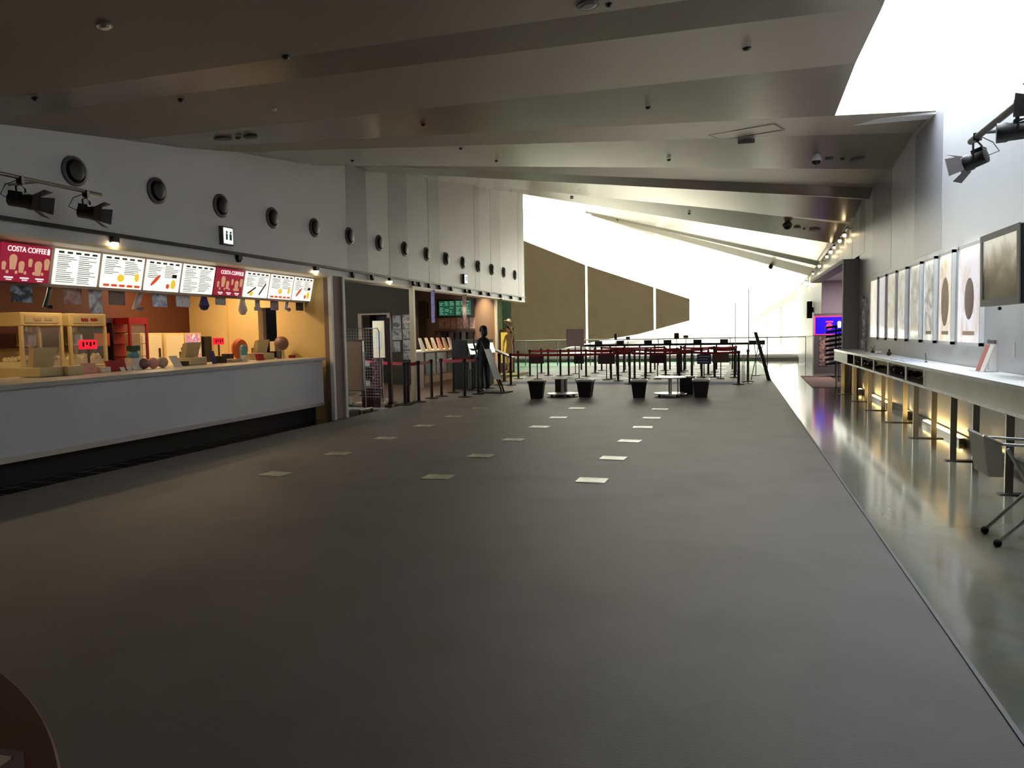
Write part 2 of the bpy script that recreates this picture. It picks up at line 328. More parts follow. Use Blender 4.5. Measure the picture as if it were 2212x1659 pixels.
struct('wall_recess', M().box(-13.3, -13.1, YB, 24.1, -.1, 3.4).box(-11.6, -9.6, 22.8, 22.9, 0, 2.6), 'darkwall')
d = thing('door_1', None, None); d['kind'] = 'structure'
M().box(-11.2, -11.08, 21.22, 21.32, 0, 2.2).box(-10.22, -10.12, 21.22, 21.32, 0, 2.2).box(-11.08, -10.22, 21.22, 21.32, 2.15, 2.2).build('door_frame', 'taupe', d)
M().box(-11.1, -10.2, 22.2, 22.25, 0, 2.15).build('door_leaf', 'matblack', d)
struct('wall_ticket', M().box(-13.1, -7.56, 23.9, 24.1, 0, 3.3), 'taupe')
struct('trim_4', M().box(-7.6, -7.54, 23.82, 23.9, 0, 3.3), 'warmwhite')
struct('wall_left', M().box(-11.4, -11.2, 24.1, YF, 0, 9), 'greenwall')
struct('wall_left', M().box(-11.3, -7.25, 25.4, 25.5, 2.75, 7.3), 'wall')
# right wall with the corridor opening
def rwall(a, b, name, m, z0=0, x0=WR, x1=WR+.25, top=None):
    ys = [a]+[f[1] for f in FOLD if a < f[1] < b]+[b]; mm = M()
    for p, q in zip(ys, ys[1:]):
        zp, zq = (top, top) if top else ((zR(p)+.12, zR(q)+.12) if p > 12.6 else (6.2, 6.2))
        mm.prism([(x0, p, z0), (x0, q, z0), (x0, q, zq), (x0, p, zp)], (x1-x0, 0, 0))
    return struct(name, mm, m)
rwall(YB, 12.62, 'wall_right', 'wallr'); rwall(12.62, 19.9, 'wall_right', 'wallr'); rwall(28.0, YF+.3, 'wall_right', 'wallr'); rwall(19.9, 28.0, 'wall_right', 'wallr', z0=3.12)
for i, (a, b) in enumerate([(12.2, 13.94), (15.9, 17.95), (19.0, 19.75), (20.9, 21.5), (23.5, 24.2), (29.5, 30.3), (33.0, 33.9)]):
    rwall(a, b, 'trim_%d' % (20+i), 'wallrgrey', z0=2.6 if a < 19 else 3.2, x0=WR-.003, x1=WR+.05, top=(4.6 if a < 12.6 else None))  # darker strips paint in this wall's bands of shade and reflection
struct('trim_5', M().box(2.45, 2.8, 19.72, 19.9, 0, 3.12).box(2.45, 2.8, 19.9, 28.2, 3.05, 3.14), 'fin')
struct('wall_corridor', M().box(2.81, 6, 27.94, 28.2, 0, 3.2).box(6, 6.1, 19.7, 28.2, 0, 3.2).box(2.8, 6, 19.7, 19.88, 0, 3.2), 'mauve')
struct('ceiling', M().box(2.8, 6.1, 19.7, 28.2, 3.1, 3.2), 'white')
struct('baseboard_right', M().box(WR-.03, WR, YB, 19.7, 0, .1), 'dgrey')
struct('wall_front', M().box(-11, 3.2, YB-.2, YB, 0, 6.3), 'wall')
struct('trim_6', M().box(-12, 2.8, YF-.35, YF, 0, .18), 'dgrey')
# outside: neighbour's long wall, pale paving, canopy on the right
X = -14
fac = [(X, 40, .5), (X, 82, .6), (X, 115, 1.07), (X, 246, 4.6), (X, 246, 11.4), (X, 73, 8.0), (X, 40, 7.8)]
fac = [(X, 40, -.3)]+[p for p in fac[1:]]
tag(M().prism(fac, (-6, 0, 0)).build('building', 'outfacade'), 'long dark neighbouring building seen through the window screens', 'building')
struct('ground', M().box(-160, 160, 40, 420, -.5, -.3), 'outground')
t = thing('canopy', 'long pale canopy outside behind the right end of the window screens', 'canopy', (0, 0, -.3)); M().box(4.5, 5.2, 46, 240, 4.4, 4.8).build('roof_slab', 'canopy', t)
for k in range(5): M().box(5.0, 5.15, 50+45*k, 50.2+45*k, 0, 4.4).build('post', 'canopy', t)
# ================================================================ OBJECTS
# ---- floor standing markers: paper plates taped to the carpet
rows = [('left', -4.87, [7.21, 8.63, 10.09, 11.59, 12.99, 14.53]), ('middle', -3.02, [7.4, 8.8, 10.24, 11.73, 13.08, 14.73]), ('right', -1.40, [7.53, 8.92, 10.37, 11.91, 13.21, 14.73])]
ordn = ['nearest', 'second from the near end', 'third from the near end', 'fourth from the near end', 'fifth from the near end', 'farthest']
pm = [poster_mat('floorsheet%d' % i, i*5+1, [(225, 225, 200), (205, 205, 170), c]) for i, c in enumerate([(60, 90, 110), (120, 116, 90), (236, 236, 222)])]
for r, (nm, x, ys) in enumerate(rows):
    for i, y in enumerate(ys):
        o = M().box(-.15, .15, -.12, .12, 0, .004).box(-.12, .12, -.09, -.075, .004, .005).box(-.12, .06, .06, .075, .004, .005).build('floor_marker', pm[2 if r == 2 else (0 if (r == 0 and i == 0) else 1)], loc=None)
        o.location = (x+[0, -.03, -.06, -.09, -.1, -.12][i]*(r == 0), y, .001); o.rotation_euler.z = -.12+.05*((i*7+r*3) % 4)
        tag(o, 'paper distancing marker taped to the carpet, %s of the %s row' % (ordn[i], nm), 'floor marker', 'distancing markers on the carpet')
# ---- belt posts
def make_post(x, y, label, group, h=.93):
    t = thing('belt_post', label, 'belt barrier', (x, y, 0), 0, group)
    M().lathe([(.035, .02), (.035, h-.07)], 12).build('pole', 'black', t)
    M().lathe([(.16, 0), (.16, .015), (.05, .03), (.036, .03)], 20).build('base', 'matblack', t)
    M().lathe([(.04, h-.08), (.045, h-.07), (.045, h-.01), (.03, h)], 12).build('belt_head', 'matblack', t)
    return t
proto_post = make_post(-2.91, 21.7, 'black belt post of the front line between the two low tables', 'belt posts')
def put_post(x, y, label, group='belt posts'):
    o = copytree(proto_post); o.location = (x, y, 0); o['label'] = label; o['group'] = group; return o
put_post(-6.3, 21.2, 'black belt post at the left end of the front line, inner of a pair')
put_post(-6.65, 21.2, 'black belt post at the left end of the front line, outer of a pair')
put_post(-1.19, 21.9, 'black belt post of the front line just left of the blue notice')
put_post(.07, 21.6, 'black belt post at the right end of the front line beside the acrylic tube')
put_post(.33, 22.7, 'black belt post with a white base, standing alone right of the clear acrylic cover')
put_post(-3.45, 23.1, 'black belt post behind the front line near the third dark notice')
crowd = [(-6.93, 24.2), (-6.96, 25.8), (-7.0, 27.6), (-6.37, 26.1), (-5.86, 25.8), (-5.63, 26.1), (-4.9, 25.5), (-4.95, 27.5), (-5.03, 29.4), (-3.81, 24.0), (-3.91, 26.0), (-3.98, 28.1), (-3.09, 24.2), (-2.75, 24.2), (-2.91, 25.8), (-2.96, 27.7), (-2.0, 29.4), (-2.6, 29.2), (-2.3, 26.3), (-1.9, 26.3), (-1.89, 27.9), (-1.85, 28.9), (-1.75, 25.0), (-1.05, 24.9), (-.65, 24.9), (-.9, 26.5), (-.75, 28.0), (-.04, 24.7), (-.02, 26.5), (.0, 28.3)]
for x, y in crowd:
    put_post(x, y, 'black belt post among the crowded posts behind the front belt line', 'belt posts in the queue lanes')
def belt(a, b, label, sag=.02, z=.88, n=8, m='red'):
    a, b = Vector((a[0], a[1], z)), Vector((b[0], b[1], z)); mm = M(); d = (b-a).normalized().cross(Vector((0, 0, 1)))*.003
    for i in range(n):
        p, q = a+(b-a)*i/n, a+(b-a)*(i+1)/n; s0, s1 = -sag*4*(i/n)*(1-i/n), -sag*4*((i+1)/n)*(1-(i+1)/n); Z = Vector((0, 0, 1))
        mm.hexa([p+d+Z*(s0-.035), q+d+Z*(s1-.035), q-d+Z*(s1-.035), p-d+Z*(s0-.035), p+d+Z*(s0+.035), q+d+Z*(s1+.035), q-d+Z*(s1+.035), p-d+Z*(s0+.035)])
    o = mm.build('belt', m); return tag(o, label, 'belt', 'red barrier belts')
def sh(a, b, e=.045):
    a = Vector((a[0], a[1], 0)); b = Vector((b[0], b[1], 0)); d = (b-a).normalized()*e; return (a+d)[:2], (b-d)[:2]
for a, b, lb in [((-6.3, 21.2), (-2.91, 21.7), 'long red belt of the front line left of the middle post'),
                 ((-2.91, 21.7), (-1.19, 21.9), 'red belt of the front line right of the middle post'),
                 ((-1.19, 21.9), (.07, 21.6), 'red belt at the right end of the front line above the blue sign')]:
    belt(*sh(a, b), lb)
for a, b in [((-6.96, 25.8), (-3.91, 26.0)), ((-5.03, 29.4), (-2.6, 29.2)), ((-3.91, 26.0), (-1.9, 26.3)), ((-3.81, 24.0), (-3.09, 24.2)), ((-2.75, 24.2), (-1.05, 24.9)), ((-1.89, 27.9), (-.75, 28.0)), ((-.75, 28.0), (.0, 28.3)), ((-.65, 24.9), (-.04, 24.7)), ((-.9, 26.5), (-.02, 26.5)), ((-4.9, 25.5), (-3.81, 24.0)), ((-2.91, 25.8), (-2.96, 27.7)), ((-.04, 24.7), (-.02, 26.5)), ((-1.05, 24.9), (-.9, 26.5))]:
    belt(*sh(a, b), 'red belt in the queue lanes behind the front belt line')
# left queue lane
lq = [(-6.86, 15.03), (-6.95, 15.4), (-6.85, 15.75), (-6.93, 16.7), (-6.9, 17.25), (-7.02, 18.4), (-6.24, 17.1), (-6.78, 19.2), (-6.55, 19.9), (-6.21, 18.0)]
ll = ['nearest black belt post of the left queue, at the edge of the brown floor', 'black belt post of the left queue just behind the nearest one', 'black belt post of the left queue in front of the white column', 'black belt post of the left queue, first one right of the white column', 'black belt post of the left queue before the middle of the leaflet counter', 'black belt post of the left queue at the right end of the leaflet counter', 'black belt post standing forward on the carpet in front of the ticket machines', 'black belt post behind the others in front of the ticket machines', 'black belt post at the rear left of the leaning white notice', 'black belt post close to the leaning white notice, right end of the left queue']
for (x, y), l in zip(lq, ll): put_post(x, y, l, 'belt posts of the left queue')
for a, b, l in [((-9.0, 17.3), (-6.95, 15.4), 'red belt running left from the nearest queue posts past the dark recess'), ((-6.85, 15.75), (-6.93, 16.7), 'red belt of the left queue beside the white column'), ((-6.9, 17.25), (-6.24, 17.1), 'red belt of the left queue over the leaflet counter front'), ((-6.24, 17.1), (-6.21, 18.0), 'red belt at the forward corner of the left queue'), ((-6.9, 17.25), (-7.02, 18.4), 'red belt of the left queue running back along the ticket counter'), ((-7.02, 18.4), (-6.78, 19.2), 'red belt of the left queue farthest back by the ticket machines'), ((-6.95, 15.4), (-6.85, 15.75), 'short red belt between the two nearest posts of the left queue')]:
    belt(*sh(a, b), l)
put_post(-9.0, 17.3, 'black belt post in the dark recess, hidden end of the red belt', 'belt posts of the left queue')
# ---- black tapered bins and low round tables
def make_bin(x, y, rz, label, rim='black'):
    t = thing('waste_bin', label, 'bin', (x, y, 0), rz, 'black tapered bins around the low tables')
    b, h, u = .13, .4, .18
    m = M(); m.hexa([(-b, -b, 0), (b, -b, 0), (b, b, 0), (-b, b, 0), (-u, -u, h), (u, -u, h), (u, u, h), (-u, u, h)])
    m.build('bin_body', 'matblack', t, bevel=.008)
    r = M(); r.box(-u-.012, u+.012, -u-.012, -u+.012, h-.035, h+.008).box(-u-.012, u+.012, u-.012, u+.012, h-.035, h+.008).box(-u-.012, -u+.012, -u, u, h-.035, h+.008).box(u-.012, u+.012, -u, u, h-.035, h+.008)
    r.build('rim', rim, t); return t
for x, y, rz, l, r in [(-4.4, 16.9, .1, 'black tapered bin left of the left low table, leftmost of the bins', 'black'), (-3.35, 17.35, -.05, 'black tapered bin with a pale rim at the right of the left low table', 'alu'), (-2.11, 17.3, .1, 'black tapered bin with a pale rim standing alone left of the right low table', 'alu'), (-.75, 17.5, 0, 'black tapered bin with a pale rim right of the right low table, rightmost bin', 'alu')]:
    make_bin(x, y, rz, l, r)
def low_table(x, y, label, far=False):
    t = thing('low_table', label, 'table', (x, y, 0), 0)
    M().lathe([(.36, .05), (.38, .06), (.37, .075), (.06, .085)], 28).build('base', 'alu', t, smooth=True)
    M().lathe([(.04, .08), (.04, .42)], 14).build('pedestal', 'alu', t, smooth=True)
    M().lathe([(.34, .42), (.36, .425), (.36, .44), (.34, .445)], 28).build('tabletop', 'glassy' if not far else 'alu', t)
    for a in (.6, 2.2, 3.8, 5.4): M().lathe([(.03, 0), (.03, .05)], 10, c=(.28*math.cos(a), .28*math.sin(a), 0)).build('foot', 'rubber', t)
    return t
low_table(-3.93, 17.5, 'low round table on a pale disc base between the two left bins'); low_table(-1.45, 17.7, 'low round table on a pale disc base between the two right bins', True)
tag(M().box(-.13, .13, -.1, .1, 0, .37).box(-.14, .14, -.11, .11, .36, .38).build('storage_box', 'darkwood', loc=None), 'dark brown box standing behind the left low table', 'box')
bpy.data.objects['storage_box'].location = (-4.1, 18.1, 0)
o = M().box(-.15, .15, -.15, .15, .0, .4).build('storage_box', 'matblack'); o.location = (-1.12, 17.62, .09); o.location.z = .0; o.location.y = 18.35; tag(o, 'black cube box with a pale edge behind the right low table', 'box')
o = M().box(-.2, -.17, -.03, .03, 0, .44).box(.17, .2, -.03, .03, 0, .44).box(-.2, .2, -.03, .03, .41, .44).build('metal_frame', 'alu'); o.location = (-1.12, 18.1, 0); tag(o, 'pale metal frame around the black cube behind the right low table', 'frame')
# ---- signs hung on the belts
def board(name, x0, x1, z0, z1, y, m, label, cat='sign', lines=0, lm='paper', group=None, legs=True):
    t = thing(name, label, cat, ((x0+x1)/2, y, 0), 0, group); w_ = (x1-x0)/2
    M().box(-w_, w_, -.012, .012, z0, z1).build('panel', m, t)
    if lines:
        mm = M()
        for i in range(lines):
            z = z1-(z1-z0)*(i+.8)/(lines+.6); mm.box(-w_*.8, w_*(.8-.3*((i*5) % 3)/2), -.016, -.012, z-.012, z+.012)
        mm.build('printed_lines', lm, t)
    if legs: M().box(-.015, .015, -.01, .01, .02, z0+.05).box(-.12, .12, -.12, .12, 0, .02).build('stand', 'matblack', t)
    return t
board('belt_sign', -6.45, -6.0, .51, .78, 24.0, 'maroon', 'dark maroon notice board hanging in the belts, leftmost of four', group='dark notices in the belts')
board('belt_sign', -5.0, -4.68, .5, .78, 24.0, 'black', 'small black notice board in the belts, second from the left, behind the purple board', group='dark notices in the belts')
board('belt_sign', -4.15, -3.62, .5, .78, 23.6, 'maroon', 'dark maroon notice board in the belts between the second bin and the third bin', group='dark notices in the belts')
board('belt_sign', -2.6, -2.1, .5, .78, 24.0, 'maroon', 'dark maroon notice board in the belts above the right low table, rightmost of four', group='dark notices in the belts')
board('belt_sign', -1.13, -.72, .48, .78, 23.6, 'bluesign', 'blue notice board with white lines above the rightmost bin', lines=3)
board('belt_sign', -.7, -.2, .5, .78, 24.2, 'brownsign', 'brown notice board right of the blue one')
t = board('notice_board', -5.9, -5.25, 1.0, 1.62, 27.0, 'purpleboard', 'large blank purple grey board standing above the queue belts')
# clear acrylic cover, slim poles, leaning panel, stands
o = M().lathe([(.05, 0), (.05, .95), (.045, .95), (.045, 0)], 14).build('acrylic_cover', 'glassy'); o.location = (.2, 22.45, 0); tag(o, 'clear acrylic tube standing by the foot of the taller slim pole', 'tube')
for x, y, h, l in [(-.02, 25.2, 2.36, 'shorter slim grey pole rising in front of the bright screens'), (.34, 22.12, 2.62, 'taller slim grey pole rising in front of the bright screens')]:
    t = thing('slim_pole', l, 'pole', (x, y, 0)); M().lathe([(.012, .02), (.012, h)], 8).build('pole', 'brushed', t); M().lathe([(.1, 0), (.1, .02)], 16).build('base', 'alu', t)
t = thing('leaning_sign', 'dark framed panel leaning back, seen edge on at the carpet border', 'sign', (.93, 23.3, 0))
M().hexa([(-.05, 0, 0), (.05, 0, 0), (.05, .6, 0), (-.05, .6, 0), (-.43, 0, 1.42), (-.34, 0, 1.42), (-.34, .6, 1.42), (-.43, .6, 1.42)]).build('panel', 'black', t)
M().tube([(-.3, .3, 1.0), (-.5, .3, 0)], .012).build('strut', 'black', t)
t = thing('sign_stand', 'thin Y shaped stand holding a dark sign box, left of the leaning panel', 'sign', (.62, 25.9, 0))
M().tube([(0, 0, 0), (0, 0, .6), (-.05, 0, 1.0)], .014).tube([(0, 0, .45), (.22, 0, 1.0)], .014).lathe([(.14, 0), (.14, .02)], 14).build('stand', 'dgrey', t); M().box(-.22, .28, -.03, .03, 1.0, 1.14).build('sign_box', 'black', t)
# barrier with sign boxes, and the glass railing
t = thing('handrail_barrier', 'black handrail on posts behind the queue belts', 'barrier', (-2.7, 30, 0))
M().tube([(-3.3, 0, .97), (3.2, 0, .97)], .045).build('handrail', 'black', t)
for i in range(12): M().box(-.03, .03, -.03, .03, 0, .94).build('post', 'black', t).location = (-3.25+i*6.4/11, 0, 0)
for i, px in enumerate([1293, 1340, 1400, 1442, 1507, 1564]):
    x = P(px, 742, 'Y', 30).x; o = M().box(-.15, .15, -.05, .05, 1.014, 1.15).build('sign_box', 'black'); o.location = (x, 30, 0)
    tag(o, 'small black sign box on the black handrail, %s' % ['first from the left', 'second from the left', 'third from the left', 'third from the right', 'second from the right', 'rightmost'][i], 'sign', 'black sign boxes on the handrail')
t = thing('glass_railing', 'glass railing with a thin top rail in front of the window screens', 'railing', (-3, 34, 0))
M().tube([(-7.9, 0, 1.15), (5.8, 0, 1.15)], .025).build('top_rail', 'brushed', t)
for i in range(10):
    M().box(-.02, .02, -.02, .02, 0, 1.13).build('post', 'dgrey', t).location = (-7.9+i*1.5222, 0, 0)
    if i < 9: M().box(.03, 1.49, -.005, .005, .06, 1.1).build('glass_pane', 'glassy', t).location = (-7.9+i*1.5222, 0, 0)
for a, b, c_, d_, m, l in [(1327, 1333, 721, 733, 'darkwood', 'narrow brown sign standing over the glass railing, leftmost'), (1352, 1361, 727, 734, 'dgrey', 'small grey sign over the glass railing, second from the left'), (1456, 1467, 719, 731, 'darkwood', 'square brown sign over the glass railing, third from the left'), (1476, 1487, 724, 730, 'dgrey', 'small grey sign over the glass railing, rightmost')]:
    p, q = P(a, c_, 'Y', 33.8), P(b, d_, 'Y', 33.8); t = thing('rail_sign', l, 'sign', ((p.x+q.x)/2, 33.8, 0), group='signs over the glass railing')
    wq = (q.x-p.x)/2; M().box(-wq, wq, -.015, .015, q.z, p.z).build('panel', m, t); M().tube([(0, 0, 0), (0, 0, q.z+.02)], .015).build('stand', 'dgrey', t)
o = M().box(.3, .98, 26.2, 34.5, .002, .008).build('green_carpet', 'greenfloor'); tag(o, 'bright green carpet patch at the edge of the pale walkway', 'carpet')
o = M().box(-6.6, .05, 21.75, 22.7, .001, .004).build('blue_carpet', 'bluefloor'); tag(o, 'blue strip laid across the carpet under the front belt line', 'carpet')
lane = 0
for xx in (-4.4, -3.4, -2.4, -1.5, -.6):
    for yy in (24.4, 25.8, 27.2, 28.6, 31.5):
        o = M().box(-.2, .2, -.12, .12, 0, .003).build('floor_marker', 'plate'); o.location = (xx+.03*lane % .1, yy, .001); lane += 1
        tag(o, 'pale paper marker on the floor inside the belt queue lanes', 'floor marker', 'distancing markers in the queue lanes')
# ================================================================ LEFT WALL FITTINGS
proto = thing('air_nozzle', 'round dark air nozzle in the left wall, nearest of the row', 'air vent', (WL, 6.8, 3.37), 0, 'round air nozzles along the left wall')
M().lathe([(.165, 0), (.165, .02), (.13, .03), (.125, .005)], 28, ax='X').build('outer_ring', 'dgrey', proto, smooth=True)
M().lathe([(.125, .0), (.1, .05), (.07, .06), (.0001, .06)], 24, ax='X').at().build('nozzle', 'black', proto, smooth=True)
on_ = ['nearest', 'second', 'third', 'fourth', 'fifth', 'sixth', 'seventh', 'eighth', 'ninth', 'tenth', 'eleventh', 'twelfth', 'thirteenth', 'fourteenth', 'farthest']
for i in range(1, 15):
    c = copytree(proto); c.location = (WL+.012*(i in (9, 11, 12)), 6.8+1.2445*i, 3.37+.004*i); c['label'] = 'round dark air nozzle in the left wall, %s of the row' % on_[i]+('' if i == 14 else ' from the near end')
o = thing('light_track', 'black lighting track running the length of the soffit edge', 'lighting track', (WL, 0, 0))
M().box(.005, .05, -5, 25.35, 2.715, 2.755).build('rail', 'black', o)
o = M().box(-7.27, -6.985, YB, 25.4, 2.565, 2.6).build('trim_7', 'warmwhite'); o['kind'] = 'structure'
o = M().box(-.006, .006, 0, 0.001, 0, 0.001)
hp = [247, 516, 683, 762, 804, 843, 893, 906, 927, 950, 975, 1006, 1016, 1040, 1057, 1082, 1105, 1125]
hy = [P(x, 470+.148*x, 'X', WL+.03).y for x in hp]
names = ['nearest, above the second menu board', 'second, above the seventh menu board', 'third, above the cream partition end']
first = None
for i, y in enumerate(hy):
    lit = i in (0, 2, 5)
    t = thing('track_spotlight', ('black spotlight on the left track, '+names[i]) if i < 3 else 'small black spotlight on the left track over the ticket area', 'spotlight', (WL+.03, y, 2.715), 0, 'spotlights on the left track')
    M().box(-.03, .03, -.045, .045, -.07, 0).build('housing', 'black', t)
    M().lathe([(.035, -.1), (.04, -.07)], 12).build('lamp_head', 'spotlamp' if lit else 'black', t)
for py, z, l, s in [(9.35, 2.96, 'lit white pictogram sign on the left wall above the menu boards', .2), (19.3, 2.98, 'lit white sign on the left wall above the timetable screens', .2)]:
    t = thing('wall_sign', l, 'sign', (WL+.02, py, z)); M().box(-.02, .04, -.12, .12, -.13, .13).build('housing', 'dgrey', t); M().box(.04, .045, -.1, .1, -.11, .11).build('lit_face', 'signwhite', t)
    m = M(); m.ball((.046, -.04, .05), .018, 8, 5).box(.045, .048, -.06, -.02, -.06, .03).ball((.046, .045, .05), .018, 8, 5).box(.045, .048, .02, .07, -.06, .03); m.build('pictogram', 'greenfloor', t)
# ---- stage spotlights on pipes
def stage_light(loc, rz, tilt, label, doors=True, long_=False):
    t = thing('stage_spotlight', label, 'spotlight', loc, rz, 'stage spotlights on the pipes'); t.scale = (.74, .74, .74)
    M().tube([(0, 0, .03), (0, 0, -.06)], .02).box(-.035, .035, -.035, .035, -.05, .04).build('clamp', 'black', t)
    L = .36 if long_ else .26; T = Matrix.Translation((0, 0, -.27)) @ Matrix.Rotation(tilt, 4, 'X')
    m = M(); m.tube([(-.1, 0, -.27), (-.11, 0, -.1), (0, 0, -.06), (.11, 0, -.1), (.1, 0, -.27)], .012, 6); m.build('yoke', 'black', t)
    m = M(); m.T = T; m.lathe([(.05, -L*.45), (.085, -L*.4), (.09, L*.2), (.1, L*.25), (.1, L*.5), (.08, L*.5)], 18, ax='Y'); m.box(-.06, .06, -L*.4, L*.1, .05, .11); lb = m.build('lamp_body', 'black', t, smooth=True)
    if doors:
        for k, (dx, dz) in enumerate([(0, 1), (0, -1), (1, 0), (-1, 0)]):
            m = M(); m.T = T; e = L*.5
            if dz: m.hexa([(-.09, e, dz*.09), (.09, e, dz*.09), (.09, e+.004, dz*.093), (-.09, e+.004, dz*.093), (-.11, e+.14, dz*.17), (.11, e+.14, dz*.17), (.11, e+.144, dz*.174), (-.11, e+.144, dz*.174)])
            else: m.hexa([(dx*.09, e, -.09), (dx*.09, e, .09), (dx*.093, e+.004, .09), (dx*.093, e+.004, -.09), (dx*.17, e+.14, -.11), (dx*.17, e+.14, .11), (dx*.174, e+.144, .11), (dx*.174, e+.144, -.11)])
            m.build('barn_door', 'dgrey', lb)
    m = M(); m.tube([(.0, -.02, .0), (.12, -.12, -.08), (.1, -.2, -.2), (0, -L*.4, -.25)], .006, 5); m.build('cable', 'black', t)
    return t
PX = 2.05; zp = 3.17
t = thing('lighting_pipe', 'grey steel pipe carrying stage spotlights below the skylight', 'pipe', (PX, 0, zp)); M().tube([(0, 1.0, 0), (0, 7.95, 0)], .03, 12).build('pipe', 'dgrey', t, smooth=True)
for y in (1.5, 7.6): M().tube([(0, y, 0), (.75, y, .0)], .018).build('bracket', 'dgrey', t)
stage_light((PX, 7.75, zp), .9, -.25, 'black stage spotlight with barn doors at the far end of the right pipe')
stage_light((PX, 6.75, zp), 1.35, .0, 'long black stage spotlight on the right pipe above the television', doors=False, long_=True)
stage_light((PX, 6.05, zp), 2.2, .1, 'black stage spotlight on the right pipe, mostly cut by the right picture edge')
t = thing('lighting_pipe', 'thin steel pipe carrying stage spotlights on the left wall', 'pipe', (-6.6, 0, 3.08)); M().tube([(0, 3.5, 0), (0, 6.75, 0)], .018, 10).build('pipe', 'brushed', t, smooth=True)
for y in (4.0, 6.0): M().tube([(0, y, 0), (-.4, y, 0)], .012).build('bracket', 'brushed', t)
stage_light((-6.6, 6.55, 3.06), -1.2, -.15, 'black stage spotlight at the far end of the left pipe')
stage_light((-6.6, 5.78, 3.06), -1.2, -.15, 'black stage spotlight at the left picture edge', long_=True)
# ================================================================ SNACK BAR
t = thing('snack_counter', 'long pale grey snack counter with a set back dark plinth', 'counter', (0, 0, 0))
def slab(x0, x1, z0a, z0b, z1a, z1b, ya=-4.5, yb=12.15):
    return M().hexa([(x0, ya, z0a), (x1, ya, z0a), (x1, yb, z0b), (x0, yb, z0b), (x0, ya, z1a), (x1, ya, z1a), (x1, yb, z1b), (x0, yb, z1b)])
slab(-8.2, -7.14, .27, .27, .918, 1.086).build('front_panel', 'counter', t); slab(-8.35, -7.08, .918, 1.086, .968, 1.136).build('worktop', 'countertop', t)
slab(-8.1, -7.32, .0, .0, .27, .27).build('plinth', 'matblack', t)
def ctz(y): return .968+.168*(y+4.5)/16.65
slab(-7.145, -7.125, .27, .27, .33, .33).build('kick_rail', 'alu', t)
t = thing('back_counter', 'cream back counter along the brown wall under the popcorn machines', 'counter', (0, 0, 0))
M().box(-10.0, -9.05, 4, 11.94, 0, .9).build('cabinet', 'cream', t); M().box(-10.0, -9.0, 4, 11.94, .9, .94).build('worktop', 'beige', t)
M().box(-9.04, -9.03, 5, 12, .1, .12).build('seam', 'dgrey', t)
# menu boards
edges = [6.08, 6.74, 7.41, 8.12, 8.8, 9.5, 10.185, 10.855, 11.55, 12.18]
kinds = ['red', 'list', 'drink', 'dog', 'list', 'red', 'nacho', 'drink', 'dog']
mlab = ['dark red lit menu board with cups, cut by the left picture edge', 'white lit menu board, a dense price list, right of the large red board', 'white lit menu board with yellow drinks and red stripes below', 'white lit menu board with a large sausage, fourth from the left', 'white lit menu board, a plain price list, left of the small red board', 'dark red lit menu board with cups in the middle of the row', 'white lit menu board with brown churros right of the red board', 'white lit menu board with a yellow drink, second from the right end', 'white lit menu board with a sausage at the right end of the row']
t = thing('menu_box', 'pale light box rail that holds the row of menu boards', 'light box', (0, 0, 0))
M().hexa([(-7.5, 4, 2.12), (-7.44, 4, 2.12), (-7.44, 12.22, 2.12), (-7.5, 12.22, 2.12), (-7.42, 4, 2.575), (-7.345, 4, 2.575), (-7.345, 12.22, 2.575), (-7.42, 12.22, 2.575)]).build('housing', 'taupe', t)
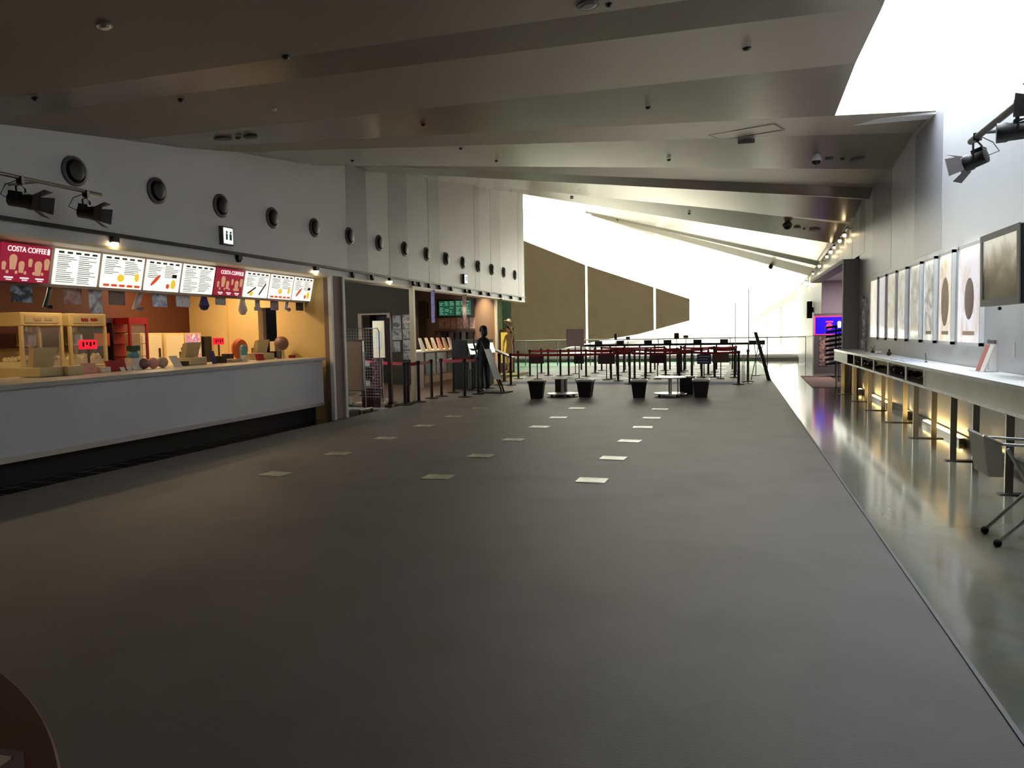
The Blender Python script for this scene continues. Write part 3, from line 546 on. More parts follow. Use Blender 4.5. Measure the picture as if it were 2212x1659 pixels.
for i in range(9):
    a, b = edges[i]+.03, edges[i+1]-.03; cy = (a+b)/2; wd = (b-a)/2; h = .4; red = kinds[i] == 'red'
    t = thing('menu_board', mlab[i], 'menu board', (-7.385+.015+.05, cy, 2.345), 0, 'lit menu boards over the snack counter'); t.rotation_euler = (0, math.atan2(.1, .44), 0)
    r = random.Random(i*3+5)
    t = M().box(-.012, .012, -wd, wd, -h/2, h/2).build('lit_panel', 'menured' if red else 'menuwhite', t)
    X0 = .0125
    if red:
        tt = text('COSTA COFFEE', .08, 'lettering', t, (X0+.002, 0, .145), (PI/2, 0, PI/2), sx=min(1, wd*2/.72))
        for k in range(6):
            m = M(); y = -wd*.85+k*wd*.34; z = -.03+.05*(k % 2); s = .026+.01*((k*2) % 3); m.hexa([(X0, y-s*.7, z-s*2), (X0, y+s*.7, z-s*2), (X0+.002, y+s*.7, z-s*2), (X0+.002, y-s*.7, z-s*2), (X0, y-s, z+s*.6), (X0, y+s, z+s*.6), (X0+.002, y+s, z+s*.6), (X0+.002, y-s, z+s*.6)])
            m.ball((X0, y, z+s*.7), s, 10, 6, (.1, 1, .8)); m.build('cup_picture', 'cup', t)
        for k in range(5): M().ball((X0, -wd*.7+k*wd*.35, -.1), .018, 8, 5, (.1, 1, 1.1)).build('small_cup_picture', 'cup', t)
        for k in range(3): M().box(X0, X0+.002, -wd*.8+k*wd*.62, -wd*.45+k*wd*.62, -.165, -.15).box(X0, X0+.002, -wd*.72+k*wd*.62, -wd*.5+k*wd*.62, -.185, -.175).build('caption', 'lettering', t)
        M().box(X0, X0+.002, wd*.82, wd*.92, .115, .165).ball((X0, wd*.87, .17), .014, 8, 5, (.1, 1, 1)).build('cup_emblem', 'lettering', t)
    else:
        m = M(); m2 = M()
        for k in range(5): y = -wd*.9+k*wd*.38; m.box(X0, X0+.001, y, y+wd*.24, .158, .182)
        for col in range(2):
            z = .14
            while z > (-.18 if kinds[i] == 'list' else -.02):
                y0_ = -wd*.92+col*wd*.95; L = wd*(.4+.45*r.random()); (m if r.random() < .2 else m2).box(X0, X0+.001, y0_, y0_+L, z-.008, z); z -= .019+.006*r.random()
        m.build('headings', 'menutext', t); m2.build('price_lines', 'menufade', t)
        if kinds[i] == 'dog':
            m = M(); m.T = Matrix.Translation((X0, -wd*.45, -.06)) @ Matrix.Rotation(.75, 4, 'X'); m.ball((0, 0, 0), .11, 12, 8, (.03, 1, .24)); m.build('sausage_picture', 'sausage', t)
            M().ball((X0, wd*.62, -.1), .05, 10, 6, (.05, 1, 1.3)).build('food_picture', 'mustard', t); M().ball((X0, wd*.3, -.13), .035, 10, 6, (.05, 1, 1)).build('food_picture', 'sausage', t)
            M().box(X0, X0+.002, wd*.5, wd*.78, -.01, .035).build('drink_picture', 'darkwood', t)
        if kinds[i] == 'drink':
            M().ball((X0, -wd*.1, -.07), .06, 10, 6, (.05, 1, .8)).build('food_picture', 'mustard', t); M().ball((X0, wd*.7, -.05), .04, 10, 6, (.05, 1, 1.4)).build('food_picture', 'mustard', t)
            m = M()
            for k in range(5): y = -wd*.9+k*wd*.38; m.box(X0, X0+.002, y, y+wd*.28, -.18, -.15)
            m.build('red_captions', 'sausage', t)
        if kinds[i] == 'nacho':
            m = M(); m.T = Matrix.Translation((X0, -wd*.4, -.09)) @ Matrix.Rotation(.5, 4, 'X'); m.box(0, .002, -.11, .11, -.012, .012); m.T = Matrix.Translation((X0, wd*.5, -.06)) @ Matrix.Rotation(.9, 4, 'X'); m.box(0, .002, -.12, .12, -.014, .014); m.build('churro_picture', 'darkwood', t)
            M().ball((X0, -wd*.4, -.14), .05, 10, 6, (.05, 1, .8)).build('food_picture', 'mustard', t)
# hanging sheets and cut outs below the boards
def hang(px0, px1, py0, py1, m, label, shape='rect', name='hanging_poster', cat='poster'):
    Xh = -7.53; a, b = P(px0, (py0+py1)/2, 'X', Xh), P(px1, (py0+py1)/2, 'X', Xh); cx = (px0+px1)/2; zt, zb = P(cx, py0, 'X', Xh).z, P(cx, py1, 'X', Xh).z
    cy = (a.y+b.y)/2; wd = abs(b.y-a.y)/2; h = zt-zb; t = thing(name, label, cat, (Xh, cy, zt), .12, 'sheets and cut outs hanging under the menu boards')
    if shape == 'rect': M().box(-.003, .003, -wd, wd, -h, 0).build('sheet', m, t)
    elif shape == 'two':
        m_ = M(); pts = [(0, wd*.9*math.sin(s), -h*.2+h*.18*math.cos(s)) for s in [-1.5, -.8, 0, .8, 1.5, 2.1]]+[(0, wd*.2, -h*.6), (0, -wd*.7, -h*.9), (0, wd*.8, -h*.92)]
        m_.tube(pts, wd*.45, 8); m_.build('balloon', m, t, smooth=True)
    elif shape == 'drop': M().lathe([(.002, 0), (wd*.5, -h*.15), (wd*.6, -h*.4), (wd, -h*.75), (wd*.6, -h*.95), (.002, -h)][::-1], 14).build('figure_cut_out', m, t, smooth=True)
    elif shape == 'fig':
        m_ = M().box(-.003, .003, -wd*.6, wd*.6, -h*.75, -h*.3).box(-.003, .003, -wd*.9, wd*.9, -h*.98, -h*.75); m_.ball((0, 0, -h*.16), wd*.7, 10, 8, (.15, 1, 1.2)); m_.build('figure_cut_out', m, t)
    M().tube([(0, 0, 0), (0, 0, max(.03, 2.16-zt+.0))], .003, 4).build('string', 'matblack', t)
    return t
hm = lambda n, s, cols, **k: poster_mat(n, s, cols, scale=k.get('scale', 9), rough=.3)
hang(20, 72, 599, 653, hm('h1', 1, [(12, 16, 30), (30, 40, 70), (190, 215, 240)]), 'dark blue photo poster under the large red menu board')
hang(92, 111, 606, 668, 'bottlegreen', 'green curly balloon shape hanging left of the reddish poster', 'two', 'foil_balloon', 'balloon')
hang(134, 179, 612, 657, hm('h2', 3, [(120, 50, 44), (170, 120, 110), (200, 170, 160)]), 'reddish brown poster under the white price list board')
hang(190, 222, 612, 678, hm('h3', 5, [(150, 40, 70), (170, 175, 185), (240, 245, 250)]), 'tall white and blue poster with a crimson top')
hang(232, 272, 615, 659, hm('h4', 6, [(40, 28, 20), (110, 60, 40), (60, 60, 44)]), 'dark brown poster between the tall poster and the purple balloon')
hang(285, 307, 612, 672, 'mauve', 'purple curly balloon shape hanging under the sausage menu board', 'two', 'foil_balloon', 'balloon')
hang(326, 363, 620, 663, hm('h5', 8, [(70, 90, 130), (150, 165, 195), (235, 245, 255)]), 'pale blue poster left of the grey calendar sheet')
hang(377, 412, 622, 663, hm('h6', 9, [(140, 140, 150), (190, 190, 200), (160, 130, 140)], scale=20), 'light grey sheet with small print over the edge of the brown wall')
hang(433, 448, 628, 671, 'bluesign', 'small blue figure cut out hanging before the cream wall', 'drop', 'hanging_cut_out', 'decoration')
hang(463, 489, 629, 659, hm('h7', 11, [(24, 22, 26), (60, 40, 50), (120, 120, 130)], scale=16), 'small dark poster under the right red menu board')
hang(518, 530, 636, 681, 'paper', 'pale narrow figure cut out with a brown tip', 'drop', 'hanging_cut_out', 'decoration')
hang(546, 566, 638, 672, 'mauve', 'lilac figure cut out above the left side of the doorway', 'fig', 'hanging_cut_out', 'decoration')
hang(582, 603, 640, 670, hm('h8', 14, [(90, 80, 90), (160, 150, 160), (110, 60, 90)], scale=16), 'grey purple poster above the dark doorway')
hang(613, 625, 596, 675, 'mauve', 'long thin purple cut out overlapping the last menu boards', 'two', 'foil_balloon', 'balloon')
hang(637, 657, 642, 671, hm('h9', 16, [(20, 22, 28), (60, 64, 70), (30, 30, 36)], scale=16), 'small black poster at the right end of the row')
# popcorn machines
def popcorn(y, label, title):
    t = thing('popcorn_machine', label, 'popcorn machine', (-9.35, y, .94))
    M().box(-.3, .3, -.33, .33, 0, .22).build('base', 'beige', t, bevel=.01)
    M().box(-.3, .3, -.33, .33, .78, .96).build('top_box', 'cream', t, bevel=.01)
    M().box(.3, .305, -.26, .26, .82, .92).build('name_plate', 'beige', t)
    for g, y0_ in enumerate((-.13, .04)):
        for q in range(4): M().box(.305, .309, y0_+q*.032, y0_+.024+q*.032, .85+.006*((q*3+g) % 3), .895-.005*(q % 2)).build('glyph', 'red' if title else 'cardboard', t)
    for sx in (-1, 1):
        for sy in (-1, 1): M().box(sx*.28-.02, sx*.28+.02, sy*.31-.02, sy*.31+.02, .22, .78).build('corner_post', 'cream', t)
    M().box(.285, .29, -.29, .29, .22, .78).build('glass_door', 'glassy', t)
    M().lathe([(.1, .5), (.13, .53), (.13, .66), (.08, .7)], 18).tube([(0, 0, .7), (0, 0, .78)], .02).build('kettle', 'steel', t, smooth=True)
    k = M().box(-.27, .27, -.28, .28, .22, .3); rr = random.Random(y)
    for q in range(60): k.ball((rr.uniform(-.2, .25), rr.uniform(-.25, .25), .31+rr.random()*.05), .03, 6, 4)
    k.build('popcorn', 'warmwhite', t)['kind'] = 'stuff'
popcorn(8.13, 'cream popcorn machine with a plain name plate, nearer of the two', False); popcorn(8.9, 'cream popcorn machine with red lettering, beside the red warmer', True)
t = thing('food_warmer', 'tall red glass food warmer on the back counter', 'food warmer', (-9.4, 9.98, .94))
M().box(-.25, .25, -.2, .2, 0, .08).box(-.25, .25, -.2, .2, .82, .92).box(.22, .25, -.2, -.16, .08, .82).box(.22, .25, .16, .2, .08, .82).box(-.25, -.22, -.2, .2, .08, .82).build('frame', 'red', t)
for z in (.3, .5, .68): M().box(-.22, .22, -.18, .18, z, z+.01).build('shelf', 'steel', t)
M().box(.23, .235, -.16, .16, .1, .8).build('glass_door', 'glassy', t)
t = thing('shelf_unit', 'red framed open shelf holding dark boxes beside the red warmer', 'shelf', (-9.6, 9.52, .94)); M().box(-.2, .2, -.2, .2, .84, .92).box(-.2, .2, -.2, -.18, 0, .84).box(-.2, .2, .18, .2, 0, .84).build('frame', 'maroon', t)
M().box(-.18, .18, -.17, .17, .46, .48).build('shelf', 'darkwood', t)
tag(M().box(-9.58, -9.42, 9.36, 9.66, 1.425, 1.62).build('cardboard_box', 'orange'), 'orange cardboard box on the red framed shelf', 'box')
tag(M().box(-9.55, -9.35, 9.4, 9.62, .94, 1.2).build('coffee_maker', 'black', bevel=.01), 'black appliance under the orange box', 'appliance')
for i, (y, l) in enumerate([(10.75, 'tall cream refrigerator door unit right of the red warmer'), (11.3, 'second tall cream cabinet unit, before the poster covered one')]):
    t = thing('storage_cabinet', l, 'cabinet', (-9.75, y-.08, .94)); M().box(-.22, .22, -.25, .25, 0, .68).build('body', 'cream', t, bevel=.008); dr = M().box(.22, .235, -.22, .22, .04, .64).build('door', 'warmwhite', t); M().box(.235, .255, .14, .17, .25, .42).build('handle', 'darkwood', dr)
t = thing('poster_cabinet', 'cream cabinet with a lit colourful poster panel', 'cabinet', (-9.75, 11.7, .94)); M().box(-.22, .22, -.22, .22, 0, .68).build('body', 'cream', t); M().box(.22, .225, -.17, .17, .12, .66).build('picture_panel', poster_mat('pcab', 20, [(240, 240, 250), (210, 110, 60), (150, 130, 220), (250, 250, 250)], scale=12, emit=.5), t)
t = thing('staff_fridge', 'black upright appliance at the end of the cream cabinets', 'appliance', (-9.75, 12.08, 0)); M().box(-.2, .25, -.11, .09, 0, 1.55).build('body', 'black', t)
# counter clutter
def register(y, label, x=-7.98):
    t = thing('cash_register', label, 'cash register', (x, y, ctz(y+.18)+.002), .0); M().box(-.2, .14, -.17, .17, 0, .11).build('drawer_base', 'beige', t, bevel=.008)
    M().hexa([(-.1, -.14, .11), (.0, -.14, .11), (.0, .14, .11), (-.1, .14, .11), (-.02, -.16, .32), (.06, -.16, .34), (.06, .16, .34), (-.02, .16, .32)]).build('screen_housing', 'beige', t)
    M().box(-.14, -.11, -.1, .1, .11, .2).build('keypad', 'dgrey', t); M().box(.075, .08, -.1, .1, .0, .05).build('display', 'monitor', t)
register(7.15, 'beige cash register on the counter, nearest one'); register(9.75, 'beige cash register in the middle of the counter'); register(11.5, 'beige cash register tilted up before the dark doorway', -7.95)
t = thing('paper_cup_stack', 'stack of pale paper cups at the left picture edge', 'cups', (-7.9, 6.33, ctz(6.33)))
for i in range(6): M().lathe([(.035, i*.045), (.045, i*.045+.06)], 14).build('cup', 'cardboard', t)
def redsign(px, py, X, wy, h, label, line='POPCORN'):
    p = P(px, py, 'X', X); base = ctz(p.y); t = thing('red_sign', label, 'sign', (X, p.y, base), 0, 'lit red signs at the snack counter'); z = p.z-base
    lp = M().box(-.015, .015, -wy/2, wy/2, z-h/2, z+h/2).build('lit_panel', 'redlit', t); M().box(-.01, .01, -.012, .012, 0, z-h/2).box(-.05, .05, -.06, .06, 0, .012).build('stand', 'dgrey', t)
    m = M()
    for k in range(4): m.box(.015, .018, -wy*.4+k*wy*.22, -wy*.28+k*wy*.22, z-.03+.02*(k % 2), z+.035)
    m.build('characters', 'maroon', lp)
redsign(190, 744, -8.1, .26, .12, 'glowing red sign in front of the second popcorn machine'); redsign(472, 737, -8.1, .24, .11, 'glowing red sign before the cream partition'); 
def cbox(name, y, wy, h, m, label, cat, x=-7.85, dx=.08, lean=0, z=None, rz=0):
    o = M().hexa([(-dx, -wy/2, 0), (dx, -wy/2, 0), (dx, wy/2, 0), (-dx, wy/2, 0), (-dx-lean, -wy/2, h), (dx-lean, -wy/2, h), (dx-lean, wy/2, h), (-dx-lean, wy/2, h)]).build(name, m); o.location = (x, y, (ctz(y+wy/2)+.001 if z is None else z)); o.rotation_euler.z = rz; return tag(o, label, cat)
cbox('napkin_box', 7.42, .24, .11, 'beige', 'beige napkin box right of the nearest cash register', 'box')
cbox('card_display', 7.72, .2, .13, 'pink', 'pink and white leaflet holder on the counter', 'leaflet holder', lean=.05, dx=.02)
cbox('straw_box', 7.9, .12, .07, 'paper', 'low white box between the pink holder and the red menu', 'box')
cbox('red_menu_stand', 8.15, .3, .14, 'red', 'dark red menu stand lying on the counter front', 'menu', lean=.04, dx=.02)
for i in range(3): cbox('price_card', 8.06+.11*i, .07, .06, 'paper', 'small white price card before the red menu stand', 'card', x=-7.66, dx=.005, lean=.03)['group'] = 'price cards before the red menu stand'
t = thing('snack_bag_display', 'white and green bag display in the middle of the counter', 'display', (-7.9, 8.5, ctz(8.5))); M().box(-.06, .06, -.1, .1, 0, .16).build('box', 'paper', t); M().ball((0, 0, .2), .09, 12, 8, (.8, 1, .8)).build('wrapped_top', 'teal', t, smooth=True); M().box(-.05, .05, -.07, .07, .26, .33).build('green_tag', 'bottlegreen', t)
for i, (y, l) in enumerate([(8.62, 'brown snack pouch leaning at the right of the white and green bag display'), (8.8, 'pinkish snack pouch in the middle of the pouch pile'), (8.98, 'pale snack pouch at the right end of the pouch pile')]):
    o = M().ball((0, 0, .075), .1, 12, 8, (.55, 1, .78)).build('snack_pouch', ['brownsign', 'pink', 'cardboard'][i], smooth=True); o.location = (-7.85, y, ctz(y)+.003); tag(o, l, 'snack pouch')
cbox('leaning_leaflet', 9.15, .16, .16, 'paper', 'white leaflet leaning right of the pouch pile', 'leaflet', dx=.006, lean=.1, x=-7.72)
cbox('payment_terminal', 9.42, .09, .07, 'black', 'black card terminal on the counter', 'terminal', dx=.05)
cbox('price_board', 9.98, .09, .2, 'bluesign', 'slim dark blue price board right of the middle register', 'sign', dx=.008, lean=.05, x=-7.75)
cbox('dark_box', 10.25, .1, .11, 'black', 'small black box on the counter right of the blue price board', 'box')
cbox('paper_stack', 10.5, .26, .05, 'cardboard', 'low pile of tan trays on the counter', 'trays', dx=.12)
cbox('tray_pile', 10.66, .1, .13, 'darkwood', 'dark brown napkin holder behind the tan trays', 'holder', x=-8.02)
o = M().lathe([(.055, 0), (.06, .02), (.06, .2), (.05, .25), (.03, .27)], 16).build('drink_bottle', 'teal', smooth=True); o.location = (-7.9, 10.92, ctz(10.92)); tag(o, 'tall teal container under the right glowing red sign', 'container')
cbox('white_bottle_box', 10.68, .08, .1, 'paper', 'small white box beside the teal container', 'box', x=-7.72, dx=.03)
cbox('red_leaflet_box', 11.1, .15, .11, 'redlit' if False else 'red', 'bright red leaflet box before the orange cushion', 'box', dx=.03, lean=.03, x=-7.7)
o = M().lathe([(.001, -.05), (.16, -.05), (.19, 0), (.16, .05), (.001, .05)], 24, ax='X').build('round_cushion', 'orange', smooth=True); o.location = (-8.12, 11.12, ctz(11.6)+.19); tag(o, 'round orange cushion shape standing behind the red leaflet box', 'cushion')
cbox('small_dispenser', 11.72, .07, .14, 'dgrey', 'small grey dispenser right of the orange cushion', 'dispenser', x=-7.75, dx=.03)
t = thing('drink_dispenser', 'round drink dispenser with a red cap beside the yellow wall', 'dispenser', (-7.86, 12.0, ctz(12.0)))
t.location.y = 11.97; t.location.z += .004
M().lathe([(.06, 0), (.05, .02), (.045, .16)], 14).build('stand', 'beige', t); M().ball((0, 0, .26), .13, 16, 10).build('globe', 'brownsign', t, smooth=True); M().ball((0, 0, .33), .1, 14, 8, (1, 1, .55)).build('cap', 'red', t, smooth=True); M().box(-.2, -.1, -.06, .06, .12, .3).build('side_tank', 'beige', t)
o = M().box(-.04, .04, -.05, .05, 0, .05).build('red_tag', 'red'); o.location = (-7.7, 12.05, ctz(12.05)); tag(o, 'tiny red box near the right end of the counter', 'box')
t = thing('storeroom_shelf', 'dark storeroom shelf with pale bags seen through the doorway', 'shelf', (-8.45, 13.7, 0)); M().box(-.3, .3, -.2, .2, .4, .43).box(-.3, .3, -.2, .2, 1.0, 1.03).box(-.3, .3, -.2, .2, 1.6, 1.63).box(-.3, -.27, -.2, .2, 0, 1.9).box(.27, .3, -.2, .2, 0, 1.9).build('rack', 'dgrey', t)
for z in (.43, 1.03, 1.63): M().ball((.0, 0, z+.12), .17, 12, 8, (1.2, .8, .7)).build('plastic_bag', 'paper', t, smooth=True)
# ================================================================ BETWEEN THE OPENINGS
t = thing('whiteboard', 'blank beige whiteboard on a wheeled frame at the counter end', 'whiteboard', (-7.37, 13.5, 0))
M().box(-.32, .32, -.02, .02, .44, 1.41).build('board', 'whiteboard', t)
M().box(-.34, .34, -.025, .025, .42, .44).box(-.34, .34, -.025, .025, 1.41, 1.43).box(-.34, -.32, -.025, .025, .42, 1.43).box(.32, .34, -.025, .025, .42, 1.43).build('frame', 'alu', t)
for s in (-1, 1):
    M().tube([(s*.36, 0, .08), (s*.36, 0, 1.2)], .014, 8).tube([(s*.36, -.25, .07), (s*.36, .25, .07)], .014, 8).build('leg', 'alu', t)
    for q in (-.25, .25): M().lathe([(.03, -.012), (.03, .012)], 12, c=(s*.36, q, .032), ax='X').build('castor', 'rubber', t)
t = thing('wire_grid_panel', 'white wire grid display panel behind the whiteboard', 'display rack', (-7.35, 14.05, 0))
m = M().tube([(-.4, 0, .02), (-.4, 0, 1.66), (.36, 0, 1.66), (.4, 0, 1.6), (.4, 0, .02)], .012, 8)
m.build('frame', 'alu', t); m = M()
for k in range(1, 14): m.tube([(-.4+k*.057, 0, .2), (-.4+k*.057, 0, 1.65)], .0025, 4)
for k in range(1, 24): m.tube([(-.4, 0, .2+k*.06), (.4, 0, .2+k*.06)], .0025, 4)
m.build('wire_mesh', 'alu', t); M().box(-.45, .45, -.2, .2, 0, .02).build('base', 'alu', t)
t = thing('folding_trolley', 'small chrome folding trolley at the end of the snack counter', 'trolley', (-7.1, 12.85, 0)); M().tube([(-.15, 0, .03), (-.15, 0, .34), (.12, 0, .42)], .012).tube([(-.15, .2, .03), (-.15, .2, .34), (.12, .2, .42)], .012).box(-.17, .14, 0, .2, .2, .22).build('frame', 'steel', t); M().box(-.04, .06, .05, .15, .22, .34).build('bag', 'paper', t)
t = thing('storage_bin', 'dark maroon box standing under the whiteboard', 'box', (-7.45, 14.6, 0)); M().box(-.14, .14, -.15, .15, 0, .42).build('box_body', 'maroon', t)
t = thing('leaflet_rack', 'tall leaflet rack with a chrome pole and magazines', 'leaflet rack', (-7.72, 15.2, 0))
M().box(-.38, .3, -.15, .15, 0, .03).build('base', 'beige', t); M().box(-.22, -.18, -.02, .02, .03, 1.25).box(.02, .05, -.02, .02, .03, 1.0).box(.24, .27, -.02, .02, .03, 1.0).build('rack_frame', 'alu', t)
for i, z in enumerate((.15, .38, .6, .82)):
    M().box(-.17, .0, -.05, .02, z, z+.02).build('wire_pocket', 'steel', t); M().box(.04, .25, -.06, -.04, z, z+.2).build('magazine', hm('mag%d' % i, 30+i, [(180, 170, 175), (150, 60, 70), (70, 60, 90), (210, 205, 200)], scale=14), t)
    M().box(-.15, -.03, -.055, -.03, z+.02, z+.14).build('leaflet', 'paper' if i % 2 else 'black', t)
t = thing('rollup_banner', 'white roll up banner standing in the dark recess', 'banner', (-7.9, 16.0, 0)); M().box(-.17, .12, -.01, .01, 1.0, 1.85).build('printed_sheet', 'warmwhite', t); M().box(-.1, .05, -.016, -.01, 1.2, 1.6).build('text_block', 'paper', t); M().box(-.2, .15, -.1, .1, 0, .05).tube([(0, .03, .05), (0, .03, 1.85)], .012).build('stand', 'alu', t)
t = thing('brown_pole', 'dark brown wooden pole right of the leaflet rack', 'pole', (-7.42, 15.5, 0)); M().box(-.04, .04, -.04, .04, .0, 1.9).build('pole', 'darkwood', t); M().box(-.1, .1, -.1, .1, 0, .02).build('base', 'darkwood', t)
o = M().box(WL-.04, WL+.06, 15.78, 15.88, 0, 2.6).build('column', 'warmwhite'); tag(o, 'white column carrying the soffit at the start of the ticket area', 'column')
hp_ = lambda i: hm('recess%d' % i, 40+i, [(30, 30, 28), (80, 80, 76), (130, 128, 120), (40, 44, 42)], scale=6)
pos = [(-10.05, -9.8, 1.72, 2.1, 'dark poster in the recess, top left'), (-9.72, -9.45, 1.72, 2.12, 'dark poster in the recess, top right'), (-10.08, -9.78, 1.38, 1.68, 'grey poster in the recess, left of the second row'), (-9.72, -9.35, 1.42, 1.68, 'dark poster in the recess, right of the second row'), (-10.08, -9.84, 1.02, 1.32, 'poster with black blocks in the recess, lower left'), (-9.72, -9.35, 1.08, 1.36, 'wide dark poster in the recess, lower right'), (-9.72, -9.35, .78, 1.03, 'wide dark green poster in the recess, lowest')]
for i, (a, b, c_, e, l) in enumerate(pos):
    t = thing('wall_poster', l, 'poster', ((a+b)/2, 21.29, (c_+e)/2), 0, 'posters on the recess wall'); M().box(-(b-a)/2-.015, (b-a)/2+.015, -.006, .006, -(e-c_)/2-.015, (e-c_)/2+.015).build('backing', 'dgrey', t); M().box(-(b-a)/2, (b-a)/2, -.009, -.006, -(e-c_)/2, (e-c_)/2).build('print', hp_(i), t)
# ================================================================ TICKET AREA
t = thing('timetable_screen', 'wide green glowing showtimes display on the ticket wall', 'display', (-8.92, 23.82, 2.42))
M().box(-.68, .62, -.06, .06, -.33, .25).build('housing', 'black', t)
for k, x0_ in enumerate((-.6, -.02)):
    ls = M().box(x0_, x0_+.55, -.065, -.06, -.29, .2).build('lit_screen', 'ledgreen', t); m = M(); rr = random.Random(k)
    for r_ in range(9):
        for c_ in range(3):
            if rr.random() < .8: m.box(x0_+.03+c_*.18, x0_+.03+c_*.18+.05+.1*rr.random(), -.069, -.065, .16-r_*.05, .175-r_*.05)
    m.build('glowing_rows', 'led', ls)
for i in range(6):
    x = -9.5+i*.22; o = M().box(-.09, .09, -.008, .008, -.18, .18).build('movie_flyer', hm('fly%d' % i, 60+i, [(205, 180, 160), (170, 120, 100), (225, 205, 190)], scale=8)); o.location = (x, 23.885, 1.88)
    tag(o, 'pale upright flyer under the green showtimes display, %s' % ['first from the left', 'second from the left', 'third from the left', 'third from the right', 'second from the right', 'last at the right'][i], 'flyer', 'flyers under the showtimes display')
t = thing('back_shelf', 'brown shelf edge below the flyers on the ticket wall', 'shelf', (-8.9, 23.75, 1.58)); M().box(-.75, .6, -.12, .14, 0, .05).build('shelf_board', 'darkwood', t)
for i in range(6):
    o = M().box(-.07, .07, -.05, .05, 0, .28).box(-.02, .02, -.03, .05, -.09, 0).build('back_monitor', 'black' if i % 2 else 'dgrey'); o.location = (-9.5+i*.22, 23.68, 1.28); o.location.z = 1.30; tag(o, 'dark upright rack unit hanging under the brown shelf', 'rack unit', 'rack units under the brown shelf')
t = thing('rack_rail', 'dark rail holding the rack units under the brown shelf', 'rail', (-8.95, 23.72, 1.2)); M().box(-.75, .6, -.02, .16, 0, .03).build('rail', 'black', t)
o = M().box(-10.5, -9.95, 23.84, 23.89, 2.05, 2.58).build('wall_panel', 'darkwood'); tag(o, 'very dark brown panel high on the ticket wall right of the white column', 'panel')
t = thing('leaflet_counter', 'pale leaflet counter with a poster front behind the left queue', 'counter', (0, 0, 0))
M().box(-8.85, -8.55, 20.05, 23.0, 0, 1.02).build('counter_body', 'taupe', t)
M().box(-8.88, -8.5, 20.02, 23.0, 1.02, 1.06).build('counter_top', 'warmwhite', t)
M().box(-8.545, -8.535, 20.1, 22.9, .12, .32).build('kick_panel', 'cardboard', t)
for i, (a, b, cols) in enumerate([(20.15, 20.9, [(20, 40, 46), (40, 70, 80), (90, 110, 100)]), (21.0, 21.8, [(60, 64, 90), (150, 150, 165), (30, 34, 44)]), (21.9, 22.8, [(40, 80, 76), (70, 120, 110), (30, 40, 44)])]):
    M().box(-8.545, -8.53, a, b, .38, .98).build('front_poster', hm('front%d' % i, 70+i, cols, scale=5), t)
M().box(-8.84, -8.8, 20.1, 22.9, 1.06, 1.075).build('light_strip', 'warmglow', t)
for i in range(12):
    y = 20.18+i*.23; col = ['paper', 'pink', 'warmwhite', 'cardboard', 'paper'][i % 5]
    o = M().hexa([(-.05, -.09, 0), (.03, -.09, 0), (.03, .09, 0), (-.05, .09, 0), (-.14, -.09, .36), (-.12, -.09, .36), (-.12, .09, .36), (-.14, .09, .36)]).build('leaflet_holder', col); o.location = (-8.58-.1*(i % 2), y, 1.061)
    tag(o, 'lit leaflet holder leaning back in the row on the leaflet counter', 'leaflet holder', 'leaflet holders on the leaflet counter')
o = area('counter_lamp', (-8.3, 21.0, 2.3), 2.4, (0, -.15, 0), (1, .72, .45), 26, sy=.3)
for i in range(4):
    y = 19.75+i*.6; t = thing('ticket_machine', 'dark upright ticket machine, %s of four' % ['nearest', 'second from the near end', 'third from the near end', 'farthest'][i], 'ticket machine', (-7.24, y, 0), 0, 'ticket machines right of the leaflet counter')
    M().box(-.22, .22, -.27, .27, 0, 1.35).build('cabinet', 'matblack', t, bevel=.01); M().hexa([(.22, -.22, .95), (.3, -.22, .95), (.3, .22, .95), (.22, .22, .95), (.1, -.22, 1.32), (.2, -.22, 1.32), (.2, .22, 1.32), (.1, .22, 1.32)]).build('touch_screen', 'monitor', t)
    M().box(.22, .23, -.15, .15, .55, .8).build('ticket_slot_panel', 'dgrey', t)
t = thing('leaning_notice', 'long white notice leaning on a black easel beside the person', 'sign', (-6.0, 18.35, 0), -.15)
M().hexa([(.12, -.02, .35), (.32, -.02, .35), (.32, 0, .35), (.12, 0, .35), (-.16, .0, 1.12), (.02, 0, 1.12), (.02, .02, 1.12), (-.16, .02, 1.12)]).build('white_sheet', 'paper', t)
M().tube([(-.26, .03, 1.28), (.3, .0, .1), (.3, 0, .03)], .022).tube([(-.06, .03, 1.2), (.36, .0, .1), (.38, 0, .03)], .022).tube([(0, .04, .9), (.1, .4, .03)], .015).build('easel', 'black', t); M().box(-.3, .42, -.1, .45, 0, .03).build('base', 'matblack', t)
for px, (x, lab, m_) in enumerate([(926+10, 'long white and violet vertical banner hanging from the soffit over the left queue', [(225, 220, 235), (90, 84, 150), (180, 170, 200)]), (1004, 'narrow pink and white vertical banner hanging before the showtimes display', [(240, 225, 215), (190, 130, 120), (110, 70, 60)]), (1080, 'narrow green and white vertical banner hanging near the figure with the hat', [(225, 235, 200), (90, 140, 60), (190, 210, 150)])]):
    y = P(x, 650, 'X', WL-.05).y; wid = [.3, .3, .34][px]; h = [.78, .82, .95][px]
    t = thing('hanging_banner', lab, 'banner', (WL-.06, y, 2.58), .6, 'vertical banners under the soffit'); M().box(-.004, .004, -wid/2*1.3, wid/2*1.3, -h, -.02).build('banner_sheet', hm('ban%d' % px, 80+px, m_, scale=16), t); M().box(-.008, .008, -wid*.65, wid*.65, -.03, 0).build('top_rod', 'dgrey', t)
